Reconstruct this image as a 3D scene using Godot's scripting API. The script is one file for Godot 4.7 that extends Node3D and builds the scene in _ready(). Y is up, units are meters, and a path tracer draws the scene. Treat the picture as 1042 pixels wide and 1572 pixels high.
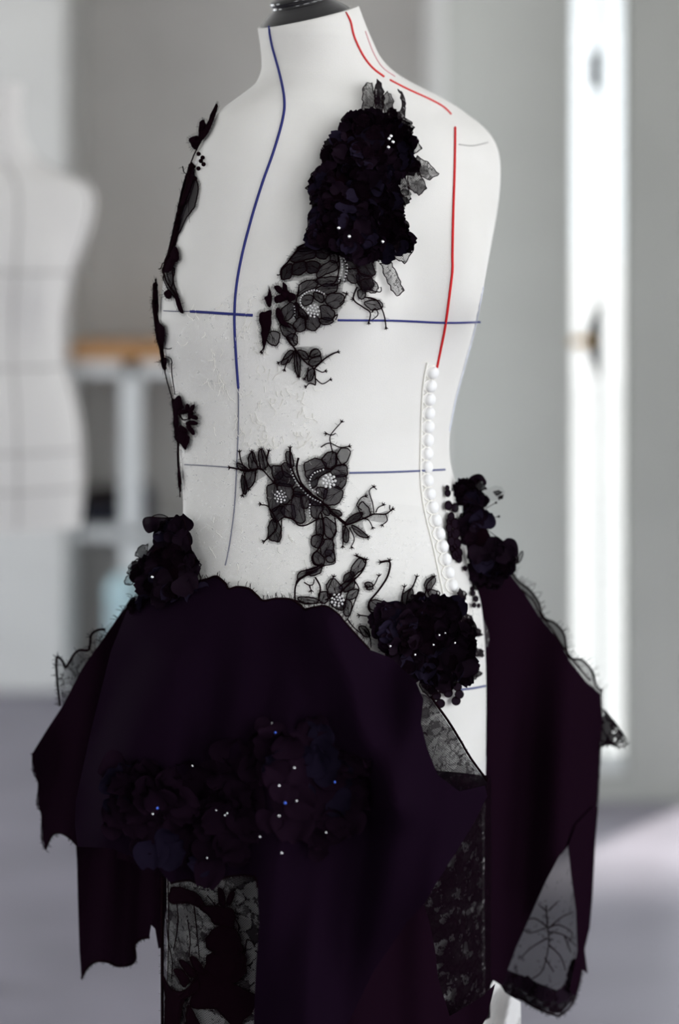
extends Node3D

# ---------------------------------------------------------------- measures
const FPX := 3900.0          # focal length for a 1042 x 1572 frame
const CAM := Vector3(0, 1.315, 2.6)
const HORIZON := 390.0
const CX := 521.0
var rng := RandomNumberGenerator.new()
var noise := FastNoiseLite.new()
var mats := {}

func at(px: float, py: float, z: float) -> Vector3:      # a measure taken on the photograph, put at its real depth
	var d := CAM.z - z
	return Vector3((px - CX) * d / FPX, CAM.y - (py - HORIZON) * d / FPX, z)

# ---------------------------------------------------------------- mesh helper
class Geo:
	var v := PackedVector3Array()
	var uv := PackedVector2Array()
	var idx := PackedInt32Array()
	func tri(a: int, b: int, c: int) -> void:
		idx.append(a); idx.append(b); idx.append(c)
	func pt(p: Vector3, t := Vector2.ZERO) -> int:
		v.append(p); uv.append(t)
		return v.size() - 1
	func box(lo: Vector3, hi: Vector3, bevel := 0.0) -> void:
		var c := (lo + hi) * 0.5
		var h := (hi - lo) * 0.5
		var b: float = minf(bevel, minf(h.x, minf(h.y, h.z)) * 0.45)
		# a box with chamfered edges: each face inset, joined by bevel strips
		var faces := [[Vector3(1,0,0), Vector3(0,1,0), Vector3(0,0,1)], [Vector3(-1,0,0), Vector3(0,1,0), Vector3(0,0,-1)],
			[Vector3(0,1,0), Vector3(0,0,1), Vector3(1,0,0)], [Vector3(0,-1,0), Vector3(0,0,1), Vector3(-1,0,0)],
			[Vector3(0,0,1), Vector3(0,1,0), Vector3(-1,0,0)], [Vector3(0,0,-1), Vector3(0,1,0), Vector3(1,0,0)]]
		for f in faces:
			var n: Vector3 = f[0]
			var s: Vector3 = f[1]
			var t: Vector3 = f[2]
			var hn: float = (n.abs() * h).length()
			var hs: float = (s.abs() * h).length()
			var ht: float = (t.abs() * h).length()
			var q := []
			for k in [[-1,-1],[1,-1],[1,1],[-1,1]]:
				q.append(pt(c + n * hn + s * (hs - b) * k[0] + t * (ht - b) * k[1]))
			tri(q[0], q[1], q[2]); tri(q[0], q[2], q[3])
			if b > 0.0:
				for e in 4:
					var k0 = [[-1,-1],[1,-1],[1,1],[-1,1]][e]
					var k1 = [[-1,-1],[1,-1],[1,1],[-1,1]][(e + 1) % 4]
					var o := Vector3.ZERO
					if k0[0] == k1[0]: o = s * k0[0]
					else: o = t * k0[1]
					var r0 := pt(c + n * hn + s * (hs - b) * k0[0] + t * (ht - b) * k0[1])
					var r1 := pt(c + n * hn + s * (hs - b) * k1[0] + t * (ht - b) * k1[1])
					var m0 := pt(v[r0] - n * b * 0.5 + o * b * 0.5)
					var m1 := pt(v[r1] - n * b * 0.5 + o * b * 0.5)
					tri(r0, m1, r1); tri(r0, m0, m1)
	func grid(rows: Array, closed := false, flip := false) -> void:
		var base := v.size()
		var nc: int = rows[0].size()
		for r in rows.size():
			for c in nc:
				pt(rows[r][c], Vector2(float(c) / nc, float(r) / rows.size()))
		for r in rows.size() - 1:
			for c in (nc if closed else nc - 1):
				var a := base + r * nc + c
				var b := base + r * nc + (c + 1) % nc
				var d := a + nc
				var e := b + nc
				if flip:
					tri(a, b, d); tri(b, e, d)
				else:
					tri(a, d, b); tri(b, d, e)
	func fan(ring: PackedVector3Array, center: Vector3, flip := false) -> void:
		var c := pt(center)
		var base := v.size()
		for p in ring: pt(p)
		for k in ring.size():
			if flip: tri(c, base + (k + 1) % ring.size(), base + k)
			else: tri(c, base + k, base + (k + 1) % ring.size())
	func tube(path: PackedVector3Array, r0: float, r1: float, sides := 5, cap := true) -> void:
		var rows := []
		var n := path.size()
		if n < 2: return
		var up := Vector3(0.13, 0.21, 0.97).normalized()
		for k in n:
			var d: Vector3 = (path[mini(k + 1, n - 1)] - path[maxi(k - 1, 0)])
			if d.length() < 1e-7: d = Vector3(0, 1, 0)
			d = d.normalized()
			var s := d.cross(up)
			if s.length() < 0.05: s = d.cross(Vector3(1, 0, 0))
			s = s.normalized()
			var t := s.cross(d)
			var r := lerpf(r0, r1, float(k) / (n - 1))
			var ring := PackedVector3Array()
			for j in sides:
				var a := TAU * j / sides
				ring.append(path[k] + (s * cos(a) + t * sin(a)) * r)
			rows.append(ring)
		grid(rows, true)
		if cap:
			fan(rows[0], path[0], true)
			fan(rows[n - 1], path[n - 1], false)
	func lathe(profile: Array, center: Vector3, axis: Vector3, segs := 48) -> void:      # profile: [radius, along axis]
		var s := axis.cross(Vector3(0.3, 0.1, 1)).normalized()
		var t := s.cross(axis).normalized()
		var rows := []
		for p in profile:
			var ring := PackedVector3Array()
			for j in segs:
				var a := TAU * j / segs
				ring.append(center + axis * p[1] + (s * cos(a) + t * sin(a)) * p[0])
			rows.append(ring)
		grid(rows, true)
	func ball(c: Vector3, r: float, seg := 8, squash := Vector3.ONE) -> void:
		var rows := []
		for k in range(seg / 2 + 1):
			var p := PI * k / (seg / 2)
			var ring := PackedVector3Array()
			for j in seg:
				var a := TAU * j / seg
				ring.append(c + Vector3(cos(a) * sin(p), cos(p), sin(a) * sin(p)) * r * squash)
			rows.append(ring)
		grid(rows, true, true)
	func mesh() -> ArrayMesh:
		var n := PackedVector3Array()
		n.resize(v.size())
		for k in range(0, idx.size(), 3):
			var f := (v[idx[k + 2]] - v[idx[k]]).cross(v[idx[k + 1]] - v[idx[k]])
			n[idx[k]] += f; n[idx[k + 1]] += f; n[idx[k + 2]] += f
		for k in n.size():
			n[k] = n[k].normalized() if n[k].length() > 1e-14 else Vector3(0, 0, 1)
		var a := []
		a.resize(Mesh.ARRAY_MAX)
		a[Mesh.ARRAY_VERTEX] = v
		a[Mesh.ARRAY_NORMAL] = n
		a[Mesh.ARRAY_TEX_UV] = uv
		a[Mesh.ARRAY_INDEX] = idx
		var m := ArrayMesh.new()
		m.add_surface_from_arrays(Mesh.PRIMITIVE_TRIANGLES, a)
		return m

func numbered(called: String, parent: Node) -> String:
	var key := str(parent.get_instance_id()) + called
	var n: int = counts.get(key, 0)
	counts[key] = n + 1
	return called if n == 0 else "%s_%03d" % [called, n]
var counts := {}

func put(called: String, m: Mesh, mat: Material, parent: Node = self, label := "") -> MeshInstance3D:
	var o := MeshInstance3D.new()
	o.name = numbered(called, parent)
	o.mesh = m
	o.material_override = mat
	o.cast_shadow = GeometryInstance3D.SHADOW_CASTING_SETTING_DOUBLE_SIDED
	if label: o.set_meta("label", label)
	parent.add_child(o, true)
	return o

func thing(called: String, label: String, category: String, where := Vector3.ZERO, group := "") -> Node3D:
	var o := Node3D.new()
	o.name = numbered(called, self)
	o.position = where
	tag(o, label, category, group)
	add_child(o, true)
	return o

func tag(o: Node, label: String, category: String, group := "") -> void:
	o.set_meta("label", label)
	o.set_meta("category", category)
	if group: o.set_meta("group", group)

func struct(called: String, m: Mesh, mat: Material, label := "") -> MeshInstance3D:
	var o := put(called, m, mat)
	o.set_meta("kind", "structure")
	if label: o.set_meta("label", label)
	return o

func boxed(lo: Vector3, hi: Vector3, bevel := 0.0) -> ArrayMesh:
	var g := Geo.new()
	g.box(lo, hi, bevel)
	return g.mesh()

func lut(t: Array, x: float, col: int) -> float:      # smooth lookup in a table whose first column rises
	if x <= t[0][0]: return t[0][col]
	for k in t.size() - 1:
		if x <= t[k + 1][0]:
			var f: float = (x - t[k][0]) / (t[k + 1][0] - t[k][0])
			var p0: float = t[maxi(k - 1, 0)][col]
			var p3: float = t[mini(k + 2, t.size() - 1)][col]
			var h: float = t[k + 1][0] - t[k][0]
			var m0: float = (t[k + 1][col] - p0) / (t[k + 1][0] - t[maxi(k - 1, 0)][0]) * h
			var m1: float = (p3 - t[k][col]) / (t[mini(k + 2, t.size() - 1)][0] - t[k][0]) * h
			var f2 := f * f
			var f3 := f2 * f
			return (2*f3 - 3*f2 + 1) * t[k][col] + (f3 - 2*f2 + f) * m0 + (3*f2 - 2*f3) * t[k + 1][col] + (f3 - f2) * m1
	return t[t.size() - 1][col]

func curve(pts: Array, step := 4.0, closed := false) -> PackedVector2Array:      # Catmull-Rom through the points
	var out := PackedVector2Array()
	var n := pts.size()
	var segs := n if closed else n - 1
	for k in segs:
		var p0 := v2(pts[(k - 1 + n) % n] if closed else pts[maxi(k - 1, 0)])
		var p1 := v2(pts[k])
		var p2 := v2(pts[(k + 1) % n])
		var p3 := v2(pts[(k + 2) % n] if closed else pts[mini(k + 2, n - 1)])
		var m := maxi(1, int(ceil(p1.distance_to(p2) / step)))
		for j in m:
			out.append(p1.cubic_interpolate(p2, p0, p3, float(j) / m))
	if not closed: out.append(v2(pts[n - 1]))
	return out

func v2(p) -> Vector2:
	return p if p is Vector2 else Vector2(p[0], p[1])

func flat_mat(key: String, c: Color, rough := 0.8, extra := {}) -> StandardMaterial3D:
	var m := StandardMaterial3D.new()
	m.resource_name = key
	m.albedo_color = c
	m.roughness = rough
	m.cull_mode = BaseMaterial3D.CULL_DISABLED
	for k in extra: m.set(k, extra[k])
	mats[key] = m
	return m

func noise_tex(freq: float, lo: Color, hi: Color, seed_no: int, normal := false, size := 512, octaves := 4) -> NoiseTexture2D:
	var f := FastNoiseLite.new()
	f.seed = seed_no
	f.noise_type = FastNoiseLite.TYPE_SIMPLEX_SMOOTH
	f.frequency = freq
	f.fractal_octaves = octaves
	var t := NoiseTexture2D.new()
	t.width = size
	t.height = size
	t.seamless = true
	t.noise = f
	if normal:
		t.as_normal_map = true
		t.bump_strength = 3.0
	else:
		var g := Gradient.new()
		g.set_color(0, lo)
		g.set_color(1, hi)
		t.color_ramp = g
	return t

func tri(m: StandardMaterial3D, scale: float, world := false) -> StandardMaterial3D:
	m.uv1_triplanar = true
	m.uv1_world_triplanar = world
	m.uv1_scale = Vector3.ONE * scale
	return m

# ---------------------------------------------------------------- scene
func _ready() -> void:
	rng.seed = 20240
	noise.seed = 7
	noise.frequency = 1.0
	make_camera_and_light()
	make_materials()
	make_room()
	make_back_furniture()
	make_second_form()
	make_form()
	make_gown()

func make_camera_and_light() -> void:
	var cam := Camera3D.new()
	cam.name = "camera"
	cam.position = CAM
	cam.projection = Camera3D.PROJECTION_FRUSTUM
	var lens := CameraAttributesPhysical.new()
	lens.frustum_focal_length = 85.0
	lens.frustum_near = 0.05
	lens.frustum_far = 100.0
	lens.frustum_focus_distance = 2.46
	lens.exposure_aperture = 2.3
	cam.attributes = lens
	cam.near = 0.05
	cam.far = 100.0
	cam.size = 2.0 * 0.05 * 786.0 / FPX
	cam.frustum_offset = Vector2(0, -(786.0 - HORIZON) / FPX * 0.05)
	cam.current = true
	add_child(cam)
	var we := WorldEnvironment.new()
	we.name = "world_environment"
	var e := Environment.new()
	e.background_mode = Environment.BG_SKY
	var sky := Sky.new()
	var sm := ProceduralSkyMaterial.new()
	sm.sky_top_color = Color(0.94, 0.965, 1.0)
	sm.sky_horizon_color = Color(0.965, 0.985, 1.0)
	sm.ground_horizon_color = Color(0.9, 0.9, 0.9)
	sm.ground_bottom_color = Color(0.85, 0.85, 0.85)
	sm.sky_energy_multiplier = 2.4
	sm.ground_energy_multiplier = 2.6
	sm.sun_angle_max = 0.0
	sky.sky_material = sm
	e.sky = sky
	e.tonemap_mode = Environment.TONE_MAPPER_LINEAR
	e.tonemap_exposure = 0.60
	e.sdfgi_enabled = true
	e.ssao_enabled = true
	e.ssil_enabled = true
	we.environment = e
	add_child(we)
	var sun := DirectionalLight3D.new()
	sun.name = "sun"
	sun.light_color = Color(1.0, 0.985, 0.96)
	sun.light_energy = 5.0
	sun.light_angular_distance = 5.0
	sun.shadow_enabled = true
	sun.sky_mode = DirectionalLight3D.SKY_MODE_LIGHT_ONLY
	add_child(sun)
	sun.look_at_from_position(Vector3(3.2, 5, -8), Vector3(0.0, 0.0, -3.0))

func make_materials() -> void:
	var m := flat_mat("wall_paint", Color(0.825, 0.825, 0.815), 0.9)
	m.albedo_texture = noise_tex(0.006, Color(0.95, 0.95, 0.95), Color(1, 1, 1), 3)
	m.normal_enabled = true
	m.normal_texture = noise_tex(0.05, Color.BLACK, Color.WHITE, 4, true)
	m.normal_scale = 0.12
	tri(m, 0.7, true)
	m = flat_mat("alcove_paint", Color(0.80, 0.79, 0.775), 0.9)
	m.albedo_texture = noise_tex(0.006, Color(0.95, 0.95, 0.95), Color(1, 1, 1), 3)
	tri(m, 0.7, true)
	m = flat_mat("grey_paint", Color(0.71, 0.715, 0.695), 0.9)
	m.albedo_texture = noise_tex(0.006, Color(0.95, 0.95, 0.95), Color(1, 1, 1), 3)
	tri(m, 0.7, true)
	m = flat_mat("floor_paint", Color(0.525, 0.51, 0.55), 0.5, {"metallic_specular": 0.3})
	m.albedo_texture = noise_tex(0.01, Color(0.86, 0.86, 0.86), Color(1, 1, 1), 5)
	m.roughness_texture = noise_tex(0.02, Color(0.8, 0.8, 0.8), Color(1, 1, 1), 6)
	tri(m, 0.5, true)
	m = flat_mat("canvas", Color(0.872, 0.862, 0.846), 0.92)
	m.albedo_texture = noise_tex(0.004, Color(0.975, 0.975, 0.97), Color(1, 1, 1), 8)
	m.normal_enabled = true
	m.normal_texture = noise_tex(0.35, Color.BLACK, Color.WHITE, 9, true, 512, 2)
	m.normal_scale = 0.22
	tri(m, 6.0)
	m = flat_mat("arm_canvas", Color(0.87, 0.885, 0.93), 0.9)
	flat_mat("white_paint", Color(0.87, 0.88, 0.88), 0.5)
	flat_mat("pale_canvas", Color(0.86, 0.85, 0.84), 0.9)
	flat_mat("black_lacquer", Color(0.035, 0.025, 0.035), 0.16, {"clearcoat_enabled": true, "clearcoat": 0.6, "clearcoat_roughness": 0.1})
	flat_mat("mullion_grey", Color(0.42, 0.47, 0.46), 0.6)
	flat_mat("steel", Color(0.6, 0.6, 0.62), 0.3, {"metallic": 1.0})
	flat_mat("dark_metal", Color(0.05, 0.075, 0.075), 0.45, {"metallic": 0.3})
	flat_mat("brass", Color(0.80, 0.62, 0.30), 0.3, {"metallic": 0.9})
	flat_mat("blue_tape", Color(0.10, 0.13, 0.42), 0.75)
	flat_mat("faded_blue", Color(0.36, 0.38, 0.52), 0.8)
	flat_mat("faded_grey", Color(0.45, 0.45, 0.50), 0.8)
	flat_mat("red_tape", Color(0.80, 0.06, 0.08), 0.7)
	flat_mat("pink_chalk", Color(0.86, 0.66, 0.68), 0.9)
	flat_mat("grey_seam", Color(0.66, 0.65, 0.64), 0.9)
	m = flat_mat("oak", Color(0.78, 0.59, 0.38), 0.55)
	m.albedo_texture = noise_tex(0.03, Color(0.75, 0.7, 0.62), Color(1, 1, 1), 12)
	m.uv1_triplanar = true
	m.uv1_scale = Vector3(0.6, 8, 8)
	flat_mat("maroon_box", Color(0.075, 0.02, 0.03), 0.7)
	flat_mat("navy_box", Color(0.11, 0.13, 0.20), 0.7)
	flat_mat("shadow_grey", Color(0.50, 0.50, 0.54), 0.85)
	flat_mat("pale_blue", Color(0.70, 0.80, 0.82), 0.6)
	flat_mat("outdoor_render", Color(0.85, 0.85, 0.84), 0.9)
	flat_mat("glass", Color(0.60, 0.66, 0.64, 0.42), 0.0, {"transparency": BaseMaterial3D.TRANSPARENCY_ALPHA})

const Z_PILLAR := -5.0
const Z_ALCOVE := -5.45
const Z_RIGHT := -3.5
const ROOM_TOP := 3.1

func wall_with_hole(axis: String, at_pos: float, thick: float, a0: float, a1: float, holes: Array) -> ArrayMesh:
	# a wall in the x or z direction from a0 to a1; holes = [[h0, h1, bottom, top], ...] sorted
	var g := Geo.new()
	var spans := []
	var cur := a0
	for h in holes:
		spans.append([cur, h[0], 0.0, ROOM_TOP])
		if h[2] > 0.0: spans.append([h[0], h[1], 0.0, h[2]])
		if h[3] < ROOM_TOP: spans.append([h[0], h[1], h[3], ROOM_TOP])
		cur = h[1]
	spans.append([cur, a1, 0.0, ROOM_TOP])
	for s in spans:
		if axis == "x": g.box(Vector3(s[0], s[2], at_pos - thick), Vector3(s[1], s[3], at_pos))
		else: g.box(Vector3(at_pos, s[2], s[0]), Vector3(at_pos + thick, s[3], s[1]))
	return g.mesh()

func make_room() -> void:
	var W: Material = mats.wall_paint
	var xp := (103.0 - CX) * (CAM.z - Z_PILLAR) / FPX
	var xr := (691.0 - CX) * (CAM.z - Z_RIGHT) / FPX
	var fg := Geo.new()
	fg.box(Vector3(-3.6, -0.2, Z_RIGHT - 0.12), Vector3(3.0, 0, 4.7))
	fg.box(Vector3(-3.6, -0.2, Z_ALCOVE - 0.2), Vector3(xr + 0.12, 0, Z_RIGHT - 0.12))
	struct("floor", fg.mesh(), mats.floor_paint, "smooth painted blue grey studio floor")
	var cg := Geo.new()
	cg.box(Vector3(-3.6, ROOM_TOP, Z_RIGHT - 0.12), Vector3(3.0, ROOM_TOP + 0.2, 4.7))
	cg.box(Vector3(-3.6, ROOM_TOP, Z_ALCOVE - 0.2), Vector3(xr + 0.12, ROOM_TOP + 0.2, Z_RIGHT - 0.12))
	struct("ceiling", cg.mesh(), W)
	struct("wall_left_pier", boxed(Vector3(-3.4, 0, Z_ALCOVE), Vector3(xp, ROOM_TOP, Z_PILLAR), 0.01), W, "pale wall pier behind the blurred dress form")
	struct("wall_back", boxed(Vector3(-3.4, 0, Z_ALCOVE - 0.2), Vector3(xr + 0.12, ROOM_TOP, Z_ALCOVE)), mats.alcove_paint, "grey back wall of the recess")
	# right hand wall section with a tall narrow window and, out of the frame, a wide one
	var d := CAM.z - Z_RIGHT
	var w0 := (879.0 - CX) * d / FPX
	var w1 := (963.0 - CX) * d / FPX
	var rr := 0.295      # the section starts with a plaster corner, its rounding added to grade the light
	var rg := Geo.new()
	var rrows := []
	for yy in [0.0, ROOM_TOP]:
		var ring := PackedVector3Array()
		for k in 25:
			var a := PI * 0.5 * k / 24.0
			ring.append(Vector3(xr + rr - rr * cos(a), yy, Z_RIGHT - rr + rr * sin(a)))
		rrows.append(ring)
	rg.grid(rrows, false, true)
	struct("wall_rounded_corner", rg.mesh(), mats.grey_paint, "pale plaster corner beside the recess, rounding added to grade the light")
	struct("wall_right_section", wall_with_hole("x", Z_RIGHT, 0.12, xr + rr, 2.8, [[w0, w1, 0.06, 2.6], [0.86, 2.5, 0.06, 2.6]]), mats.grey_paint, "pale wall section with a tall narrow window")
	struct("wall_return", boxed(Vector3(xr, 0, Z_ALCOVE), Vector3(xr + 0.12, ROOM_TOP, Z_RIGHT - rr)), W)
	struct("wall_right", wall_with_hole("z", 2.8, 0.2, Z_RIGHT - 0.12, 4.7, [[-0.5, 1.1, 0.5, 2.7], [1.6, 3.5, 0.5, 2.7]]), W)
	struct("wall_left", wall_with_hole("z", -3.6, 0.2, -5.95, 4.7, [[-4.9, -1.7, 0.3, 2.8], [-0.8, 0.2, 0.6, 2.7]]), W)  # openings added out of view to light the pier and corner from the side
	struct("wall_front", wall_with_hole("x", 4.7, 0.2, -3.6, 3.2, [[-2.2, -1.0, 0.6, 2.6], [0.4, 2.4, 0.6, 2.6]]), W)  # openings behind the camera, added as fill light for the form
	# the tall window: two white stiles, glass, a dark gap and its espagnolette handles
	var win := Node3D.new()
	win.name = "window_1"
	win.set_meta("kind", "structure")
	win.set_meta("label", "tall narrow bright window with dark handles in the right wall")
	add_child(win)
	var zf := Z_RIGHT - 0.05
	var df := CAM.z - zf
	var xm0 := (919.0 - CX) * df / FPX
	var xm1 := (926.0 - CX) * df / FPX
	put("mullion", boxed(Vector3(xm0, 0.06, zf - 0.03), Vector3(xm1, 2.6, zf + 0.01), 0.002), mats.mullion_grey, win)
	put("frame_head", boxed(Vector3(w0, 2.56, zf - 0.03), Vector3(w1, 2.6, zf + 0.01), 0.002), mats.white_paint, win)
	put("frame_sill", boxed(Vector3(w0, 0.06, zf - 0.04), Vector3(w1, 0.1, zf + 0.02), 0.002), mats.white_paint, win)
	put("pane", boxed(Vector3(w0, 0.1, zf - 0.012), Vector3(xm0, 2.56, zf - 0.008)), mats.glass, win)
	put("pane", boxed(Vector3(xm1, 0.1, zf - 0.012), Vector3(w1, 2.56, zf - 0.008)), mats.glass, win)
	# hinge plate high up, handle with brass lever lower down
	var g := Geo.new()
	var c := at(912, 107, zf + 0.02)
	g.box(c + Vector3(-0.013, -0.047, -0.01), c + Vector3(0.011, 0.047, 0.012), 0.004)
	put("hinge_plate", g.mesh(), mats.dark_metal, win)
	g = Geo.new()
	var rows := []
	for k in 13:      # a plate that swells in the middle
		var f := k / 12.0
		var w := 0.006 + 0.016 * pow(sin(PI * f), 1.5)
		var p := at(919, 466 + 112 * f, zf + 0.015)
		rows.append(PackedVector3Array([p + Vector3(0.004, 0, 0.012), p + Vector3(0.004, 0, -0.008), p + Vector3(-w * 1.6, 0, -0.008), p + Vector3(-w * 1.6, 0, 0.012)]))
	g.grid(rows, true)
	put("handle_plate", g.mesh(), mats.dark_metal, win)
	g = Geo.new()
	g.tube(PackedVector3Array([at(908, 523, zf + 0.04), at(892, 524, zf + 0.045), at(872, 525, zf + 0.04)]), 0.011, 0.010, 10)
	put("handle_lever", g.mesh(), mats.brass, win)
	# unseen slab added outside, over the windows, to shorten the sun patch
	struct("added_slab_1", boxed(Vector3(-0.5, 2.66, Z_RIGHT - 1.9), Vector3(5.6, 2.8, Z_RIGHT - 0.12)), mats.outdoor_render, "unseen slab added outside above the windows to shorten the sun patch")

func make_back_furniture() -> void:
	var z := -5.06
	var d := CAM.z - z
	var s := d / FPX
	var zb := Z_ALCOVE + 0.02
	var x0 := (108.0 - CX) * s
	var x1 := (470.0 - CX) * s
	var top := CAM.y - (527.0 - HORIZON) * s
	var low := CAM.y - (552.0 - HORIZON) * s
	var t := thing("shelving_unit", "white open shelving unit with an oak top, behind the blurred dress form", "shelving", Vector3(x0, 0, z))
	var o := Vector3(x0, 0, z)
	put("worktop", boxed(Vector3(x0, low, zb) - o, Vector3(x1, top, z + 0.03) - o, 0.004), mats.oak, t, "orange oak worktop")
	put("rail", boxed(Vector3(x0, low - 0.05, z - 0.03) - o, Vector3(x1, low, z) - o, 0.003), mats.white_paint, t)
	for px in [[108, 112], [186, 216], [330, 360], [440, 470]]:
		put("post", boxed(Vector3((px[0] - CX) * s, 0, z - 0.04) - o, Vector3((px[1] - CX) * s, low, z) - o, 0.003), mats.white_paint, t)
	var sy := CAM.y - (812.0 - HORIZON) * s
	put("shelf", boxed(Vector3(x0, sy - 0.032, zb) - o, Vector3(x1, sy, z) - o, 0.003), mats.white_paint, t)
	# boxes on the shelf
	var zz := z - 0.12
	var ss := (CAM.z - zz) / FPX
	var b0 := (127.0 - CX) * ss
	var b1 := (188.0 - CX) * ss
	var g := Geo.new()
	var h := (805.0 - 778.0) * ss
	g.box(Vector3(b0, sy, zz - 0.2), Vector3(b1, sy + h, zz), 0.006)
	var box := put("storage_box", g.mesh(), mats.navy_box)
	tag(box, "dark navy storage box on the shelf under the maroon one", "box")
	g = Geo.new()
	g.box(Vector3(b0, sy + h, zz - 0.18), Vector3(b1, sy + h + 0.052, zz), 0.01)
	box = put("storage_box", g.mesh(), mats.maroon_box)
	tag(box, "dark maroon storage box lying on the navy box", "box")
	g = Geo.new()
	var p := at(222, 765, z - 0.1)
	g.lathe([[0.0, 0.0], [0.026, 0.0], [0.028, 0.01], [0.028, p.y - sy + 0.02], [0.014, p.y - sy + 0.035], [0.014, p.y - sy + 0.05], [0.0, p.y - sy + 0.052]], Vector3(p.x, sy, p.z), Vector3(0, 1, 0), 24)
	var jar := put("thread_spool", g.mesh(), mats.navy_box)
	tag(jar, "small dark blurred spool on the shelf beside the white post", "spool")
	# pale blue ball of cloth on the lower shelf
	g = Geo.new()
	p = at(192, 905, z + 0.09)
	var rows := []
	for k in 13:
		var f := PI * k / 12.0
		var ring := PackedVector3Array()
		for j in 24:
			var a := TAU * j / 24
			var r := 0.055 * (1.0 + 0.12 * sin(a * 3.0 + f * 2.0))
			ring.append(Vector3(p.x + r * cos(a) * sin(f), p.y + 0.05 * cos(f), p.z + r * sin(a) * sin(f)))
		rows.append(ring)
	g.grid(rows, true, true)
	g.box(Vector3(p.x - 0.05, 0.0, p.z - 0.05), Vector3(p.x + 0.05, p.y - 0.03, p.z + 0.05), 0.01)
	var roll := put("cloth_bundle", g.mesh(), mats.pale_blue)
	tag(roll, "pale blue bundle of cloth on a low stool behind the black skirt", "cloth")

func make_second_form() -> void:
	var z := CAM.z - 4.56
	var s := 4.56 / FPX
	var cx := -12.0
	var tab := [[130, 47, 1.0], [160, 45, 1.0], [200, 46, 0.95], [235, 62, 0.7], [255, 88, 0.5], [266, 116, 0.42], [277, 143, 0.42], [300, 158, 0.44], [335, 156, 0.5], [380, 142, 0.56], [420, 127, 0.62], [470, 116, 0.66],
		[520, 112, 0.68], [560, 115, 0.7], [600, 127, 0.7], [650, 137, 0.7], [700, 141, 0.7], [760, 141, 0.7], [815, 136, 0.7]]
	var base := at(cx, 390, z)
	base.y = 0
	var t := thing("dress_form", "blurred pale dress form without clothes, at the left edge before the white pier", "dress form", base)
	var rows := []
	var section := func(py: float, grow: float) -> PackedVector3Array:
		var w: float = (lut(tab, py, 1) + grow) * s
		var k: float = lut(tab, py, 2)
		var ring := PackedVector3Array()
		var bust: float = 0.26 * exp(-pow((py - 430.0) / 70.0, 2))
		for j in 64:
			var a := TAU * j / 64
			var u := cos(a)
			var q := sin(a) * k
			if q > 0: q += bust * (exp(-pow((u - 0.5) / 0.32, 2)) + exp(-pow((u + 0.5) / 0.32, 2))) * sin(a)
			var r := Vector2(u, q).rotated(-0.25)
			ring.append(Vector3(r.x * w, CAM.y - (py - HORIZON) * s, r.y * w))
		return ring
	var py := 130.0
	while py <= 815.0:
		rows.append(section.call(py, 0.0))
		py += 7.0
	var g := Geo.new()
	g.grid(rows, true, true)
	g.fan(rows[0], Vector3(0, rows[0][0].y, 0), false)
	g.fan(rows[rows.size() - 1], Vector3(0, rows[rows.size() - 1][0].y, 0), true)
	put("torso", g.mesh(), mats.pale_canvas, t)
	for ly in [418, 562, 690, 748]:
		g = Geo.new()
		var ring: PackedVector3Array = section.call(ly, 1.0)
		ring.append(ring[0])
		g.tube(ring, 0.0022, 0.0022, 5, false)
		put("seam_tape", g.mesh(), mats.grey_seam, t)
	for col in [16 - 2, 16 + 9, 16 - 12]:
		g = Geo.new()
		var path := PackedVector3Array()
		for k in range(16, 97):
			path.append(section.call(130.0 + 7.0 * k, 1.0)[col])
		g.tube(path, 0.0022, 0.0022, 5, false)
		put("seam_tape", g.mesh(), mats.grey_seam, t)
	g = Geo.new()
	var yb := CAM.y - (815.0 - HORIZON) * s
	g.lathe([[0.0, yb + 0.02], [0.02, yb + 0.02], [0.02, 0.05], [0.025, 0.045], [0.046, 0.02], [0.05, 0.0], [0.0, 0.0]], Vector3(-0.05, 0, 0), Vector3(0, 1, 0), 36)
	put("stand", g.mesh(), mats.white_paint, t)

# ---------------------------------------------------------------- the dress form
const TURN := 0.66      # the form faces the camera's left
# height on the photograph, left and right outline, depth against width, bust
const BODY := [
	[8, 412, 549, 0.95], [40, 396, 561, 0.95], [70, 399, 574, 0.9], [90, 401, 585, 0.86], [108, 401, 603, 0.78], [122, 397, 626, 0.68], [133, 391, 649, 0.60], [145, 377, 675, 0.54], [158, 360, 699, 0.5],
	[170, 344, 716, 0.48], [184, 331, 735, 0.47], [200, 322, 751, 0.48], [222, 311, 763, 0.5], [250, 301, 768, 0.53], [290, 289, 767, 0.57], [330, 279, 762, 0.6],
	[380, 266, 753, 0.63], [430, 251, 744, 0.65], [470, 245, 737, 0.66], [500, 245, 731, 0.66], [530, 250, 723, 0.67], [560, 258, 714, 0.68], [600, 267, 703, 0.69],
	[640, 272, 695, 0.70], [680, 275, 690, 0.70], [710, 277, 691, 0.70], [740, 280, 697, 0.70], [780, 281, 705, 0.70], [830, 279, 713, 0.70], [880, 272, 722, 0.7],
	[930, 264, 737, 0.7], [980, 257, 743, 0.7], [1050, 252, 746, 0.7], [1120, 252, 746, 0.7], [1200, 254, 745, 0.7]]
const SHEATH := [[1170, 253, 746, 0.7], [1250, 255, 744, 0.7], [1350, 256, 743, 0.7], [1500, 256, 744, 0.7], [1700, 256, 744, 0.7], [2330, 240, 770, 0.7]]

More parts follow.
